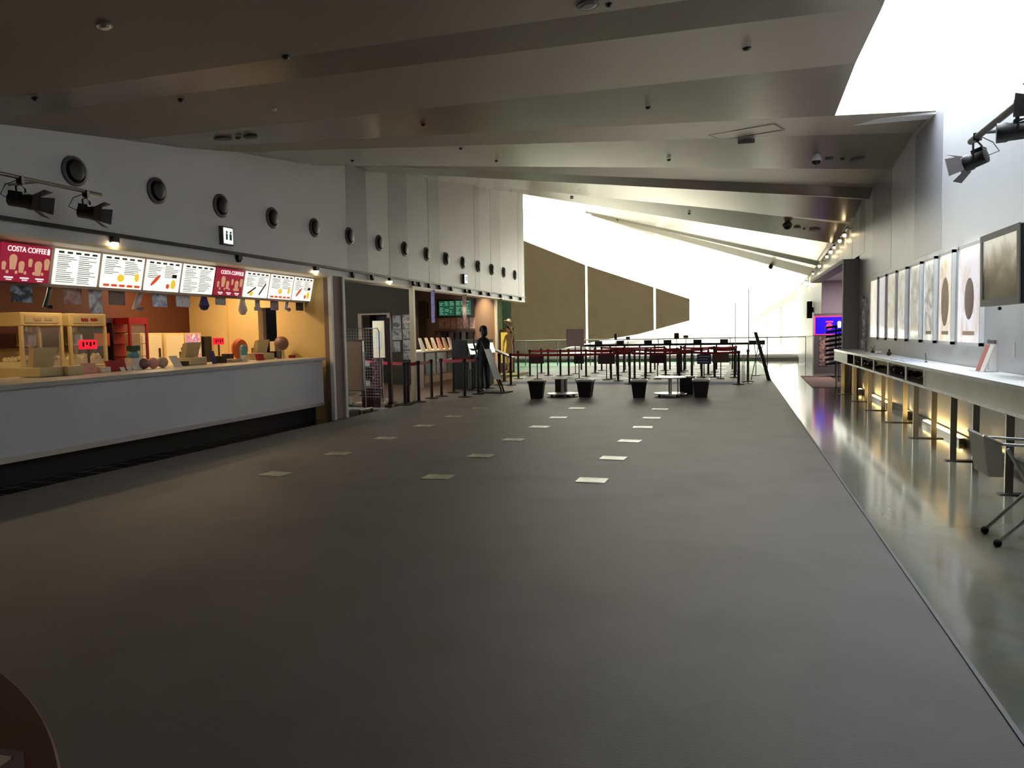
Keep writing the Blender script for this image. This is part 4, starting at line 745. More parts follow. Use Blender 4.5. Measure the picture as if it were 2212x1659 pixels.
# yellow poster case, statue, slanted lectern
t = thing('poster_case', 'yellow glowing poster case behind the figure with the hat', 'poster case', (-8.0, 26.3, 0), .35); M().box(-.32, .32, -.05, .05, 0, 1.62).build('case', 'taupe', t); M().box(-.16, .2, -.06, -.05, .35, 1.45).build('lit_picture', 'yellowlit', t)
t = thing('lectern', 'dark slanted lectern left of the figure with the hat', 'lectern', (-7.05, 23.0, 0)); M().hexa([(-.3, -.2, .98), (.3, -.2, .72), (.3, .2, .72), (-.3, .2, .98), (-.3, -.2, 1.02), (.3, -.2, .76), (.3, .2, .76), (-.3, .2, 1.02)]).build('slanted_top', 'darkwood', t); M().box(-.04, .04, -.04, .04, .02, .88).build('stem', 'black', t); M().box(-.15, .15, -.15, .15, 0, .02).build('base', 'black', t)
t = thing('low_platform', 'low pale platform with a yellow edge under the figure with the hat', 'platform', (-8.2, 26.2, 0)); M().box(-.9, .9, -.7, .7, 0, .1).build('platform', 'cardboard', t); M().box(-.9, .9, -.72, -.7, .06, .1).build('edge_strip', 'lime', t)
bpy.data.objects['poster_case'].location.z = .1
# ---- figures
def skin_body(name, joints, edges, mname, parent=None, root=0, sub=2):
    me = bpy.data.meshes.new(name); me.from_pydata([j[:3] for j in joints], edges, []); me.materials.append(MATS[mname])
    o = bpy.data.objects.new(name, me); sc.collection.objects.link(o)
    if parent: o.parent = parent
    s = o.modifiers.new('skin', 'SKIN'); s.use_smooth_shade = True
    for i, j in enumerate(joints):
        v = me.skin_vertices[0].data[i]; v.radius = (j[3], j[4] if len(j) > 4 else j[3]); v.use_root = (i == root)
    b = o.modifiers.new('sub', 'SUBSURF'); b.levels = sub; b.render_levels = sub; return o
def bake(o):
    dg = bpy.context.evaluated_depsgraph_get(); dg.update(); me = bpy.data.meshes.new_from_object(o.evaluated_get(dg)); o.modifiers.clear(); o.data = me; return o
def figure(t, H, mats, larm, rarm, hair=True, skirt=False):
    s = H/1.7; J = [(0, 0, .95, .14, .1), (0, 0, 1.1, .12, .085), (0, -.01, 1.28, .15, .1), (0, 0, 1.4, .12, .08), (0, 0, 1.46, .05), (0, .01, 1.52, .048)]
    E_ = [(0, 1), (1, 2), (2, 3), (3, 4), (4, 5)]
    for sd in (-1, 1):
        n = len(J); J += [(sd*.09, 0, .88, .085), (sd*.1, .01, .5, .055), (sd*.1, -.02, .1, .038), (sd*.11, .1, .035, .035)]; E_ += [(0, n), (n, n+1), (n+1, n+2), (n+2, n+3)]
    for sd, arm in ((-1, larm), (1, rarm)):
        n = len(J); J += [(sd*.17, 0, 1.38, .05)]+[a+(r,) for a, r in zip(arm, (.04, .03, .026))]; E_ += [(3, n), (n, n+1), (n+1, n+2), (n+2, n+3)]
        # five fingers rooted in the palm
        hx, hy, hz = arm[2]; wx, wy, wz = arm[1]; d = Vector((hx-wx, hy-wy, hz-wz)).normalized(); sdv = d.cross(Vector((0, 0, 1))); sdv = sdv.normalized() if sdv.length > .1 else Vector((1, 0, 0))
        for k, (o_, L) in enumerate([(-.03, .05), (-.012, .075), (.004, .08), (.02, .075), (.034, .06)]):
            q = len(J); p1 = Vector((hx, hy, hz))+sdv*o_+d*.02; p2 = p1+d*L+Vector((0, 0, -.008*k)); J += [tuple(p1)+(.009,), tuple(p2)+(.008,)]; E_ += [(n+3, q), (q, q+1)]
    J = [tuple(v*s for v in j) for j in J]
    b = skin_body('body', J, E_, mats[0], t); bake(b)
    hd = M().ball((0, .02*s, 1.61*s), .112*s, 18, 12, (.8, .95, 1.12)); hd.ball((0, .118*s, 1.6*s), .018*s, 8, 6, (.7, 1, 1.2)).ball((-.08*s, .02*s, 1.6*s), .022*s, 8, 6, (.4, .8, 1.2)).ball((.08*s, .02*s, 1.6*s), .022*s, 8, 6, (.4, .8, 1.2)).ball((0, .1*s, 1.555*s), .02*s, 8, 5, (1.3, .6, .3))
    hd.build('head', mats[1], t, smooth=True)
    for sd in (-1, 1): M().ball((sd*.032*s, .102*s, 1.625*s), .011*s, 8, 5).build('eye', 'black', t)
    if hair: M().ball((0, -.008*s, 1.65*s), .124*s, 18, 10, (.85, .95, 1.0)).ball((0, -.045*s, 1.58*s), .105*s, 14, 8, (.9, .8, 1.1)).build('hair', 'hair', t, smooth=True)
    return b
t = thing('person', 'person in a dark top with black hair, facing the ticket machines', 'person', (-6.35, 18.9, 0), 1.2)
figure(t, 1.66, ('shirt', 'skin'), [(-.22, .06, 1.14), (-.16, .26, 1.12), (-.12, .33, 1.14)], [(.22, .06, 1.14), (.15, .24, 1.2), (.1, .32, 1.22)])
M().hexa([(-.17, -.1, .86), (.17, -.1, .86), (.17, .1, .86), (-.17, .1, .86), (-.18, -.11, 1.36), (.18, -.11, 1.36), (.18, .1, 1.36), (-.18, .1, 1.36)]).build('jacket', 'shirt', t, bevel=.06)
for sd in (-1, 1): M().box(sd*.107-.04, sd*.107+.04, -.06, .16, 0, .06).build('shoe', 'paper' if sd > 0 else 'black', t, bevel=.015)
t = thing('statue', 'life size bronze toned figure raising a pale hat', 'statue', (-7.72, 25.85, .1), 2.6)
figure(t, 1.62, ('statue', 'statue'), [(-.3, .08, 1.52), (-.2, .16, 1.72), (-.17, .18, 1.78)], [(.24, .05, 1.14), (.2, .12, .95), (.18, .14, .88)], hair=True)
M().at((-.16, .18, 1.78), rx=.5).lathe([(.17, 0), (.17, .012), (.09, .02), (.08, .12), (.05, .14)], 18).build('hat', 'palehat', t, smooth=True)
# ---- snack bar and ticket area lamps (recessed downlights)
def downlight(x, y, z, power, label, group, r=.08, col=(1, .74, .42), spread=None):
    t = thing('downlight', label, 'downlight', (x, y, z), 0, group)
    M().lathe([(r+.015, -.006), (r+.015, 0), (r, 0), (r, -.006)], 18).build('trim_ring', 'white', t); M().lathe([(.001, -.004), (r, -.004), (r, -.002), (.001, -.002)], 18).build('lit_disc', 'spotlamp', t)
    l = area('downlight_lamp', (0, 0, -.02), r*2, (0, 0, 0), col, power); l.parent = t; l.data.shape = 'DISK'
    if spread: l.data.spread = spread
for i in range(6): downlight(-8.75, 3.2+1.7*i, 2.575, 9.5, 'recessed warm downlight in the snack bar ceiling, hidden row above the servers', 'downlights in the snack bar')
for x, y in [(-9.4, 10.6), (-8.3, 11.3)]: downlight(x, y, 2.575, 15, 'recessed warm downlight close to the yellow partition', 'downlights by the yellow partition')
downlight(-7.95, 23.6, 3.295, 24, 'recessed warm downlight washing the brown wall right of the showtimes display', 'downlights in the ticket area', r=.05, spread=1.0)
downlight(-7.75, 25.25, 3.295, 40, 'recessed warm downlight above the figure with the hat', 'downlights in the ticket area', r=.06)
downlight(-7.5, 16.0, 3.295, 16, 'recessed warm downlight just right of the white column', 'downlights in the ticket area', r=.05)
# ================================================================ RIGHT SIDE
BX, BT = 2.28, .985
t = thing('bar_counter', 'long steel bar counter with a white top along the right wall', 'bar counter', (0, 0, 0))
M().box(BX, 2.79, 3.5, 19.85, BT-.03, BT).build('worktop', 'white', t); M().box(BX-.005, BX, 3.5, 19.85, BT-.04, BT+.002).build('edge_trim', 'steel', t)
M().box(BX+.02, 2.75, 3.5, 19.8, .73, .745).build('lower_shelf', 'brushed', t); M().box(BX, BX+.015, 3.5, 19.85, .715, .75).build('shelf_edge', 'steel', t)
M().box(BX+.002, BX+.012, 3.5, 10.6, .75, BT-.04).build('fascia', 'brushed', t); M().box(BX+.002, BX+.012, 17.6, 19.85, .75, BT-.04).build('fascia', 'alu', t)
for y in (10.6, 11.7, 13.0, 14.3, 15.6, 16.6): M().box(BX, BX+.02, y, y+.1, .74, BT-.03).build('bracket', 'brushed', t)
for y in (5.8, 7.6, 9.4, 11.24, 13.04, 14.89, 16.7, 18.5):
    for dx in (.0, .22): M().box(BX+dx, BX+dx+.065, y-.012, y+.012, .01, .73).build('leg', 'brushed', t)
    M().box(BX-.05, BX+.36, y-.05, y+.05, 0.002, .012).build('base_plate', 'dgrey', t)
for dx in (.0, .3): M().lathe([(.02, .01), (.02, .73)], 12, c=(BX+.04+dx, 19.7, 0)).build('leg', 'steel', t)
# cables and dark things on the lower shelf
for i, (y, L, h, l) in enumerate([(17.0, .5, .09, 'black cable bundle on the lower bar shelf, farthest'), (15.9, .5, .1, 'dark bag on the lower bar shelf behind the far bracket'), (14.9, .45, .07, 'grey cable reel on the lower bar shelf'), (13.7, .5, .11, 'black bundle in the middle of the lower bar shelf'), (12.6, .45, .1, 'dark folded cloth on the lower bar shelf'), (11.5, .4, .06, 'flat black case on the lower bar shelf, nearest')]):
    m = M(); rr = random.Random(i+50)
    for k in range(4): m.ball((rr.uniform(-.08, .08), (k-1.5)*L/4, h/2), h*.5, 10, 6, (1.6, 1.6, .98))
    o = m.build('shelf_bundle', 'black' if i % 2 == 0 else 'dgrey', smooth=True); o.location = (2.5, y, .747); tag(o, l, 'bundle', 'dark things on the lower bar shelf')
# things on the bar top
t = thing('leaflet_stand', 'red and white leaflet stand on the bar below the posters', 'leaflet stand', (2.62, 9.55, BT)); 
M().hexa([(-.02, -.12, 0), (.0, -.12, 0), (.0, .02, 0), (-.02, .02, 0), (.08, -.12, .3), (.1, -.12, .3), (.1, .02, .3), (.08, .02, .3)]).build('white_leaflets', 'paper', t); M().hexa([(-.02, .03, 0), (.0, .03, 0), (.0, .17, 0), (-.02, .17, 0), (.08, .03, .3), (.1, .03, .3), (.1, .17, .3), (.08, .17, .3)]).build('red_leaflets', 'red', t); M().box(-.08, .12, -.14, .19, 0, .01).tube([(.11, -.12, 0), (.11, -.12, .36)], .006, 6).tube([(.11, .17, 0), (.11, .17, .36)], .006, 6).build('clear_holder', 'glassy', t)
M().box(.085, .105, -.1, .15, .31, .35).build('clip', 'dgrey', t)
o = M().box(-.002, .002, -.05, .05, 0, .16).build('wall_card', 'paper'); o.location = (2.795, 9.15, 1.16); tag(o, 'small white card fixed to the wall right of the leaflet stand', 'card')
for i, (y, s, l) in enumerate([(13.2, .4, 'pale blue printed sheet on the bar, farther of the two'), (12.4, .45, 'pale blue printed sheet on the bar, nearer of the two')]):
    o = M().box(-.14, .14, -s/2, s/2, 0, .012).build('printed_sheet', hm('sh%d' % i, 90+i, [(170, 185, 215), (215, 225, 240), (130, 145, 190)])); o.location = (2.5, y, BT+.001); tag(o, l, 'sheet')
t = thing('pen_stand', 'thin pen standing in a small holder on the bar', 'pen', (2.6, 12.05, BT)); M().lathe([(.02, 0), (.02, .015)], 10).build('holder', 'dgrey', t); M().tube([(0, 0, .01), (.0, .05, .13)], .005, 6).build('pen', 'black', t)
for i, (y, h, l) in enumerate([(17.4, .22, 'wire easel stand on the bar before the farthest posters'), (16.6, .1, 'small dark pot with twigs on the bar'), (14.9, .12, 'small dark figurine on the bar before the fifth poster'), (16.0, .09, 'white crumpled decoration on the bar')]):
    m = M()
    if i == 0: m.tube([(0, -.07, 0), (0, 0, h)], .006, 5).tube([(0, .07, 0), (0, 0, h)], .006, 5).tube([(0, -.04, h*.4), (0, .04, h*.4)], .006, 5)
    elif i == 1:
        m.lathe([(.03, 0), (.04, .05)], 10)
        for k in range(7): m.tube([(0, 0, .04), (.05*math.cos(k), .12*math.sin(k*2.1), .1+.01*k)], .003, 4)
    elif i == 2: m.ball((0, 0, .04), .04, 10, 6).ball((0, .0, .1), .02, 8, 5)
    else:
        for k in range(5): m.ball((.02*k-.04, .05*(k % 3)-.05, .03), .03, 8, 5)
    o = m.build(['wire_easel', 'twig_pot', 'figurine', 'paper_decoration'][i], ['dgrey', 'bottlegreen', 'black', 'paper'][i]); o.location = (2.62, y, BT); tag(o, l, 'ornament')
t = thing('paper_garland', 'pale green and white paper garland hanging on the wall left of the posters', 'garland', (WR-.06, 18.6, 1.0)); m = M(); rr = random.Random(3)
for k in range(26): m.ball((rr.uniform(-.03, .02), rr.uniform(-.09, .09)*(1 if k > 6 else .5), .06+k*.04 if k < 22 else 1.1), .035, 7, 5, (.7, 1, 1.3))
m.build('paper_birds', 'paper', t); M().ball((0, .05, 1.14), .07, 10, 6, (.5, 1, 1)).build('top_rosette', 'dgrey', t); M().tube([(.05, 0, 0), (.05, 0, 1.15)], .004, 4).build('string', 'black', t)
# poster cases
pedge = [(16.98, 17.85), (16.12, 16.8), (15.15, 15.9), (14.3, 14.95), (13.25, 13.98), (12.35, 13.0), (11.4, 12.08), (10.15, 11.13)]
pc = [[(250, 246, 236), (235, 226, 208), (250, 248, 244)], [(250, 248, 250), (240, 236, 242), (228, 220, 214)], [(250, 248, 236), (222, 216, 196), (246, 242, 228)], [(250, 248, 240), (214, 206, 190), (244, 240, 230)], [(240, 240, 232), (196, 190, 176), (230, 230, 224)], [(236, 238, 232), (160, 164, 150), (226, 228, 220), (190, 190, 180)], [(250, 246, 240), (226, 196, 170), (248, 240, 230), (226, 210, 160)], [(246, 246, 252), (220, 205, 200), (240, 240, 248), (214, 190, 188)]]
pl = ['plain pale lit poster case, farthest of the row by the wall opening', 'white lit poster case, second from the far end', 'cream lit poster case, third from the far end', 'cream lit poster case, fourth from the far end', 'light grey lit poster case, fifth from the far end', 'greenish grey lit poster case, third from the television', 'pale lit poster case with an orange figure, second from the television', 'lit poster case with a brown haired figure, partly behind the television']
for i, ((a, b), cols) in enumerate(zip(pedge, pc)):
    cy, wd = (a+b)/2, (b-a)/2; t = thing('poster_case', pl[i], 'poster case', (WR-.03, cy, 1.88), 0, 'lit poster cases on the right wall'); h = .63
    M().box(-.02, .028, -wd, -wd+.035, -h, h).box(-.02, .028, wd-.035, wd, -h, h).box(-.02, .028, -wd, wd, h-.04, h).box(-.02, .028, -wd, wd, -h, -h+.04).build('frame', 'white', t)
    M().box(-.01, .025, -wd+.035, wd-.035, -h+.04, h-.04).build('lit_poster', poster_mat('pc%d' % i, 100+i, cols, scale=2.4, rough=.08, emit=.6), t)
    if i >= 5: M().box(-.013, -.01, -wd*.5, wd*.5, -.5, -.45).build('title_lines', 'cardboard', t)
    if i == 6: M().ball((-.01, wd*.1, -.05), .2, 12, 8, (.02, 1, 1.7)).build('figure_print', 'cardboard', t)
    if i == 7: M().ball((-.01, 0, -.05), .2, 12, 8, (.02, 1, 1.3)).build('figure_print', 'brownsign', t)
# television
t = thing('television', 'black framed television with a brown cloudy picture above the bar', 'television', (2.44, 8.42, 2.05)); t.rotation_euler = (0, -.02, 0)
M().box(0, .1, -.57, .57, -.36, .36).build('housing', 'black', t, bevel=.012); M().box(.1, .2, -.4, .4, -.25, .25).build('rear_cover', 'black', t, bevel=.02)
fm = M().box(-.012, 0, -.57, -.5, -.36, .36).box(-.012, 0, .5, .57, -.36, .36).box(-.012, 0, -.5, .5, -.36, -.29).box(-.012, 0, -.5, .5, .3, .36); fm.build('bezel', 'dgrey', t)
def f_tv(nt, b):
    tc = nt.nodes.new('ShaderNodeTexCoord'); sp = nt.nodes.new('ShaderNodeSeparateXYZ'); nt.links.new(tc.outputs['Object'], sp.inputs[0]); n = noise(nt, 2.4, 3, tc.outputs['Object'], .6)
    ad = nt.nodes.new('ShaderNodeMath'); ad.operation = 'MULTIPLY_ADD'; ad.inputs[1].default_value = 1.3; nt.links.new(sp.outputs['Z'], ad.inputs[0]); nt.links.new(n, ad.inputs[2])
    c = ramp(nt, ad.outputs[0], [(.15, (44, 42, 32)), (.45, (84, 74, 56)), (.62, (124, 112, 90)), (.8, (168, 166, 156))]); nt.links.new(c, b.inputs['Base Color']); nt.links.new(c, b.inputs['Emission Color']); b.inputs['Emission Strength'].default_value = .6; b.inputs['Roughness'].default_value = .2
nodemat('tvpic', f_tv)
M().box(-.004, 0, -.5, .5, -.29, .3).build('screen', 'tvpic', t); M().box(.2, .35, -.1, .1, -.1, .1).build('wall_bracket', 'black', t); M().ball((.03, .1, -.39), .018, 8, 6).build('sensor', 'black', t)
o = M().box(-.003, .003, -.12, .2, -.28, .22).build('wall_notice', hm('notice', 120, [(200, 205, 170), (170, 185, 90), (220, 222, 214)], scale=5)); o.location = (2.795, 8.2, 1.52); tag(o, 'greenish printed notice on the wall at the right picture edge', 'notice')
# wall base lamps
for i, (a, b, l) in enumerate([(10.75, 12.75, 'glowing warm light strip at the wall foot, nearer of the two'), (15.6, 17.4, 'glowing warm light strip at the wall foot, farther of the two')]):
    t = thing('floor_light_strip', l, 'light strip', (WR-.06, (a+b)/2, 0.002), 0, 'light strips at the foot of the right wall'); L = (b-a)/2
    M().box(-.03, .03, -L, L, 0, .075).build('channel', 'brushed', t); M().box(-.02, .02, -L+.02, L-.02, .075, .085).build('lit_tube', 'warmlamp', t)
for y in (9.6, 14.0, 18.9):
    t = thing('wall_uplight', 'small warm lamp at the right wall foot near %s of the bar' % {9.6: 'the near part', 14.0: 'the middle', 18.9: 'the far end'}[y], 'lamp', (WR-.07, y, .002)); M().box(-.04, .04, -.06, .06, 0, .09).build('housing', 'brushed', t); M().box(-.025, .025, -.04, .04, .09, .1).build('lit_lens', 'warmlamp', t)
# lights under the far right ceiling edge
t = thing('light_track', 'track of small lamps along the right wall under the far ceiling', 'lighting track', (0, 0, 0)); M().hexa([(2.66, 20.8, 3.98), (2.7, 20.8, 3.98), (2.7, 33.5, 3.36), (2.66, 33.5, 3.36), (2.66, 20.8, 4.02), (2.7, 20.8, 4.02), (2.7, 33.5, 3.4), (2.66, 33.5, 3.4)]).build('rail', 'dgrey', t)
for y in (21, 27, 33): M().box(2.68, 2.8, y-.02, y+.02, 4.0-(y-20.8)*.049-.01, 4.0-(y-20.8)*.049+.01).build('bracket', 'dgrey', t)
for i, (y, r) in enumerate([(21.3, .045), (22.2, .045), (23.4, .03), (24.2, .045), (25.2, .04), (27.4, .045), (29.6, .03), (32.5, .09)]):
    z = 4.0-(y-20.8)*.049-.02; t = thing('track_lamp', 'small glowing lamp on the right ceiling track, %s' % ['nearest', 'second from the near end', 'third, a small one', 'fourth from the near end', 'fourth from the far end', 'third from the far end', 'second from the far end, small', 'farthest and largest'][i], 'spotlight', (2.66, y, z), 0, 'lamps on the right ceiling track')
    M().lathe([(.03, -.06), (.03, 0)], 10).build('housing', 'dgrey', t); M().ball((0, 0, -.06-r*.8), r, 12, 8).build('lit_bulb', 'spotlamp', t)
t = thing('wall_speaker', 'black speaker box high beside the corridor opening', 'speaker', (2.68, 31.0, 2.2)); M().box(-.1, .09, -.12, .12, -.32, .32).build('cabinet', 'matblack', t, bevel=.015); M().box(.09, .12, -.04, .04, -.1, .1).build('bracket', 'black', t)
downlight(3.7, 25.4, 3.095, 120, 'recessed lamp in the corridor ceiling on the right', 'downlights in the corridor', r=.09, col=(1, .88, .9))  # unseen lamp, added to lift the dark corridor wall
# blue kiosk in the corridor mouth, poster stands, rack, mat
t = thing('arcade_kiosk', 'blue glowing screen cabinet with red edges in the corridor mouth', 'kiosk', (3.2, 27.2, 0))
M().box(-.72, .72, -.15, .3, 0, 1.98).build('cabinet', 'dgrey', t); M().box(-.68, .68, -.16, -.15, 1.3, 1.86).build('blue_screen', 'screenblue', t)
M().box(-.72, .72, -.17, -.15, 1.86, 1.9).box(-.72, -.68, -.17, -.15, 1.3, 1.86).box(-.72, .72, -.17, -.15, 1.27, 1.3).build('red_edge', 'neonpink', t)
em = M().ball((-.25, -.165, 1.55), .1, 12, 8, (1, .05, 1.1)).box(-.36, -.14, -.17, -.162, 1.68, 1.73); em.build('pink_emblem', 'neonpink', t); M().ball((.3, -.165, 1.55), .09, 10, 8, (1, .05, 1.1)).build('pink_emblem', 'neonpink', t)
M().box(-.55, -.25, -.165, -.15, .25, 1.2).build('poster_panel', hm('kp', 130, [(60, 40, 36), (200, 160, 140), (30, 40, 60), (220, 220, 230)], scale=6), t); M().box(.2, .65, -.165, -.15, .1, 1.2).build('poster_panel', hm('kp2', 131, [(30, 50, 80), (60, 90, 130), (20, 20, 30)], scale=6), t)
t = thing('brochure_rack', 'black slanted brochure rack in front of the blue kiosk', 'rack', (3.05, 25.2, 0)); 
for k in range(9): M().hexa([(-.32, -.15, .35+k*.14), (.2, -.15, .42+k*.14), (.2, .1, .42+k*.14), (-.32, .1, .35+k*.14), (-.32, -.15, .41+k*.14), (.2, -.15, .5+k*.14), (.2, .1, .5+k*.14), (-.32, .1, .41+k*.14)]).build('pocket', 'matblack', t)
M().box(-.02, .02, .1, .14, .02, 1.6).box(-.3, .2, -.15, .2, 0, .02).build('stand', 'black', t)
t.location.x = 2.95
t = thing('hand_lamp', 'white glowing lamp head on a thin stand before the blue kiosk', 'lamp', (2.72, 22.6, 0)); M().tube([(0, 0, .02), (0, 0, 1.5)], .012).lathe([(.09, 0), (.09, .02)], 14).build('stand', 'black', t); M().lathe([(.03, 1.5), (.045, 1.53), (.045, 1.65), (.03, 1.68)], 12).build('lit_head', 'lightpanel', t)
tag(M().add([(1.85, 20.5, .004), (2.75, 20.5, .004), (2.75, 25.5, .004), (1.95, 25.5, .004), (1.85, 20.5, .014), (2.75, 20.5, .014), (2.75, 25.5, .014), (1.95, 25.5, .014)], [(0, 3, 2, 1), (4, 5, 6, 7), (0, 1, 5, 4), (1, 2, 6, 5), (2, 3, 7, 6), (3, 0, 4, 7)]).build('floor_mat', 'mat'), 'brown floor mat on the pale floor before the corridor opening', 'mat')
# folding cart at the right edge
t = thing('folding_cart', 'white folding cart with a plastic bin and crossed legs', 'cart', (1.9, 6.1, 0), 0)
M().hexa([(-.18, -.02, .42), (-.08, -.02, .42), (-.08, .32, .42), (-.18, .32, .42), (-.22, -.04, .72), (-.1, -.04, .66), (-.1, .34, .66), (-.22, .34, .72)]).build('plastic_bin', 'paper', t, bevel=.01)
M().tube([(-.22, -.04, .72), (-.1, -.04, .66), (.29, -.04, .64), (.29, .34, .64), (-.1, .34, .66), (-.22, .34, .72)], .01, 8).build('rim', 'alu', t)
for s, (fx, fy) in ((0, (-.18, .02)), (1, (-.2, -.33))):
    M().tube([(.28, fy, .62), (.06, fy, .3), (fx, fy, .03)], .013, 8).build('crossed_leg', 'alu', t); M().tube([(-.05, fy, .62), (.12, fy, .3), (.28, fy, .03)], .013, 8).build('crossed_leg', 'alu', t)
    M().ball((fx, fy, .028), .027, 10, 8).build('foot', 'rubber', t); M().ball((.28, fy, .028), .027, 10, 8).build('foot', 'rubber', t)
M().tube([(.1, .02, .3), (.1, -.33, .3)], .01, 6).build('cross_bar', 'alu', t)
o = M().box(-.12, .12, -.1, .1, 0, .07).build('folded_cloth', 'dgrey', bevel=.01); o.location = (2.12, 6.1, .68); tag(o, 'dark grey folded cloth lying on the cart', 'cloth')
# ================================================================ CEILING FITTINGS
def onceil(x, y):
    "point of the folded ceiling below a photo pixel"
    d = (ROT @ Vector(((x-CX)/FPX, -(y-CY)/FPX, -1))); best = None
    ch = bpy.data.objects['ceiling']; ok, loc, nrm, _ = ch.ray_cast(EYE, d.normalized()); return loc, nrm
bpy.context.view_layer.update()
cf = [(225, 50, .055, 'alu', 'recessed_spot', 'small glinting recessed spot high on the near left ceiling'), (617, 118, .035, 'black', 'sprinkler', 'small black sprinkler on the warm lit ceiling band'), (75, 208, .03, 'black', 'sprinkler', 'small black sprinkler on the ceiling at the far left'), (390, 211, .03, 'black', 'sprinkler', 'small sprinkler left of the round access hatch'), (914, 266, .03, 'black', 'sprinkler', 'small sprinkler on the second light ceiling band'), (1613, 101, .045, 'black', 'sprinkler', 'small black sprinkler nearest the skylight'), (1400, 229, .035, 'black', 'sprinkler', 'small black sprinkler in the middle of the ceiling'), (1445, 343, .035, 'black', 'sprinkler', 'small black sprinkler on the bright ceiling band'), (995, 318, .03, 'black', 'sprinkler', 'tiny sprinkler left of the bright band middle'), (1072, 345, .03, 'black', 'sprinkler', 'tiny sprinkler at the lower edge of the bright band'), (761, 344, .03, 'black', 'sprinkler', 'tiny sprinkler close to the left wall'), (1270, 6, .1, 'dgrey', 'ceiling_speaker', 'round ceiling speaker at the top picture edge'), (1315, 5, .03, 'black', 'sprinkler', 'small sprinkler at the top picture edge'), (1235, 426, .05, 'black', 'sprinkler', 'tiny dark fitting on the far ceiling, leftmost'), (1334, 475, .06, 'black', 'sprinkler', 'tiny dark fitting on the far ceiling over the screens'), (1489, 460, .04, 'black', 'sprinkler', 'tiny dark fitting on the far ceiling, rightmost'), (515, 294, .04, 'dgrey', 'detector', 'small detector between the two left ceiling discs'), (541, 293, .09, 'dgrey', 'ceiling_speaker', 'round grey ceiling disc right of the small detector'), (482, 297, .11, 'dgrey', 'ceiling_speaker', 'flat dark oval ceiling disc, left of the small detector'),
      (1791, 342, .07, 'dgrey', 'ceiling_speaker', 'grey round ceiling fitting right of the dome camera'), (1820, 341, .04, 'black', 'detector', 'tiny detector between two ceiling fittings on the right'), (1852, 342, .12, 'dgrey', 'ceiling_speaker', 'flat dark oval ceiling fitting near the right wall'), (1722, 490, .1, 'black', 'detector', 'dark fitting beside the far dome camera'), (1737, 493, .04, 'black', 'detector', 'tiny dot beside the far dome camera'), (1760, 495, .14, 'dgrey', 'ceiling_speaker', 'flat oval fitting on the far ceiling near the lamps'), (592, 232, .03, 'white', 'sprinkler', 'pale sprinkler right of the warm lit ceiling band')]
for x, y, r, m_, nm, l in cf:
    loc, nrm = onceil(x, y)
    if loc is None: continue
    loc = loc+Vector((0, 0, -.012))
    o = M().lathe([(r, -.014), (r, 0), (r*.5, .002)], 16).lathe([(.0005, -.03 if r < .06 else -.02), (r*.5, -.03 if r < .06 else -.02), (r*.8, -.014)][::-1], 12).build(nm, m_); o.location = loc; o.rotation_euler = Vector((-nrm.x, -nrm.y, abs(nrm.z))).to_track_quat('Z', 'Y').to_euler() if nrm.z < 0 else nrm.to_track_quat('Z', 'Y').to_euler(); tag(o, l, 'ceiling fitting')
for x, y, r, l in [(1763, 341, .09, 'white and black dome camera on the bright ceiling band'), (1701, 487, .13, 'dark dome camera on the far ceiling'), (1665, 579, .09, 'dark dome camera on the farthest ceiling strip')]:
    loc, nrm = onceil(x, y-8); loc = loc-Vector((0, 0, .02)); t = thing('dome_camera', l, 'camera', loc, 0, 'dome cameras on the ceiling'); M().lathe([(r*.5, .02), (r*.8, -.02), (r, -.06), (r, -.1)][::-1], 16).build('housing', 'white' if x == 1763 else 'dgrey', t); M().ball((0, 0, -.1), r*.85, 14, 8, (1, 1, .9)).build('dome', 'black', t, smooth=True)
loc, nrm = onceil(1612, 286); q = nrm if nrm.z > 0 else -nrm
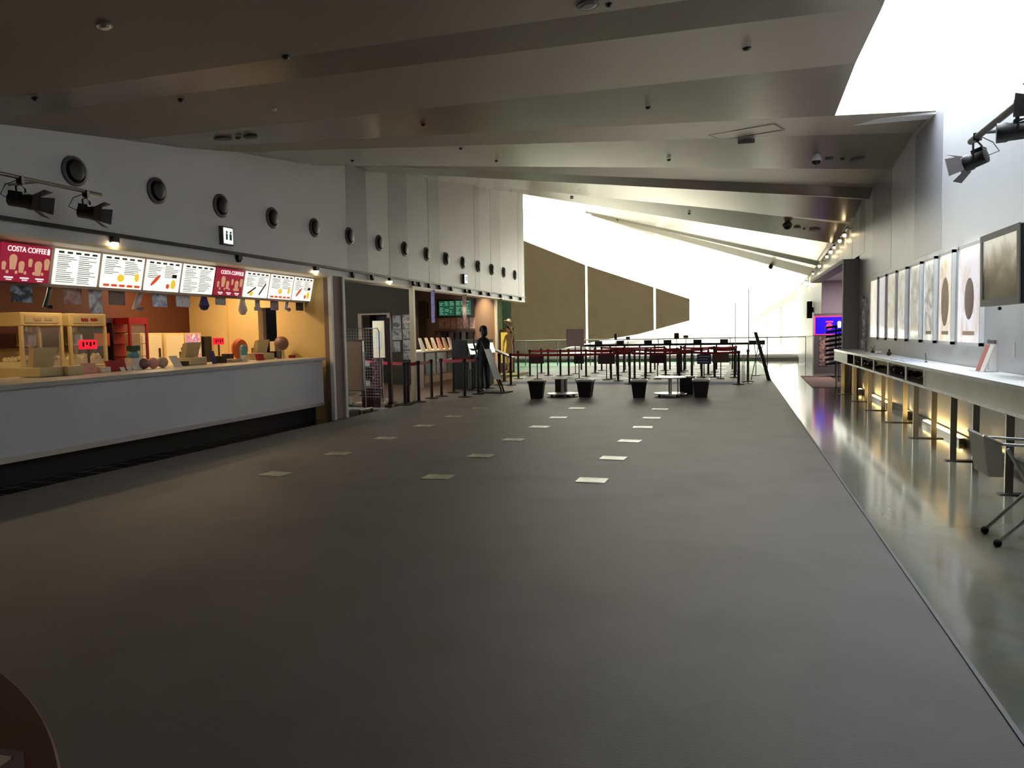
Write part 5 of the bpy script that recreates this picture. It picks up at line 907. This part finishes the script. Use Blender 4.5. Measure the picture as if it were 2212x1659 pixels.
t = thing('access_hatch', 'square access hatch outline in the ceiling with a small sign box', 'hatch', loc); t.rotation_euler = q.to_track_quat('Z', 'Y').to_euler()
M().box(-.5, .5, -.3, -.285, -.006, .0).box(-.5, .5, .285, .3, -.006, 0).box(-.5, -.485, -.3, .3, -.006, 0).box(.485, .5, -.3, .3, -.006, 0).build('hatch_frame', 'dgrey', t)
loc, nrm = onceil(1612, 303); t = thing('sensor_box', 'small dark box hanging under the ceiling below the access hatch', 'sensor', loc); M().box(-.13, .13, -.04, .04, -.06, .0).build('box', 'dgrey', t)
# ================================================================ FOREGROUND TABLE
TC = Vector((-2.06, .93, 0)); pts_ = [P(x, y, 'Z', .7) for x, y in ((0, 1448), (60, 1500), (100, 1560), (125, 1620), (132, 1659))]
# circle through three rim points
a, b, c = pts_[0], pts_[2], pts_[4]; D = 2*(a.x*(b.y-c.y)+b.x*(c.y-a.y)+c.x*(a.y-b.y))
ux = ((a.x**2+a.y**2)*(b.y-c.y)+(b.x**2+b.y**2)*(c.y-a.y)+(c.x**2+c.y**2)*(a.y-b.y))/D; uy = ((a.x**2+a.y**2)*(c.x-b.x)+(b.x**2+b.y**2)*(a.x-c.x)+(c.x**2+c.y**2)*(b.x-a.x))/D; rad = math.hypot(a.x-ux, a.y-uy)
t = thing('round_table', 'dark brown round table cut off at the lower left corner', 'table', (ux, uy, 0)); M().lathe([(rad-.01, .67), (rad, .68), (rad, .695), (rad-.005, .7)], 180).build('tabletop', 'tablebrown', t); M().lathe([(.04, .03), (.04, .67)], 16).build('column', 'steel', t); M().lathe([(.28, 0), (.28, .02), (.05, .04)], 24).build('base', 'steel', t)
pb = P(20, 1640, 'Z', .78); t = thing('carton', 'pale open carton with a grey side on the dark round table', 'box', (pb.x-.1, pb.y-.12, .702), .1)
M().box(-.13, .13, -.12, .12, 0, .085).build('carton_body', 'boxside', t); M().box(-.125, .125, -.115, .1, .085, .09).build('top_flap', 'cardboard', t); M().box(-.13, .13, .1, .12, .085, .088).build('rear_edge', 'boxside', t)
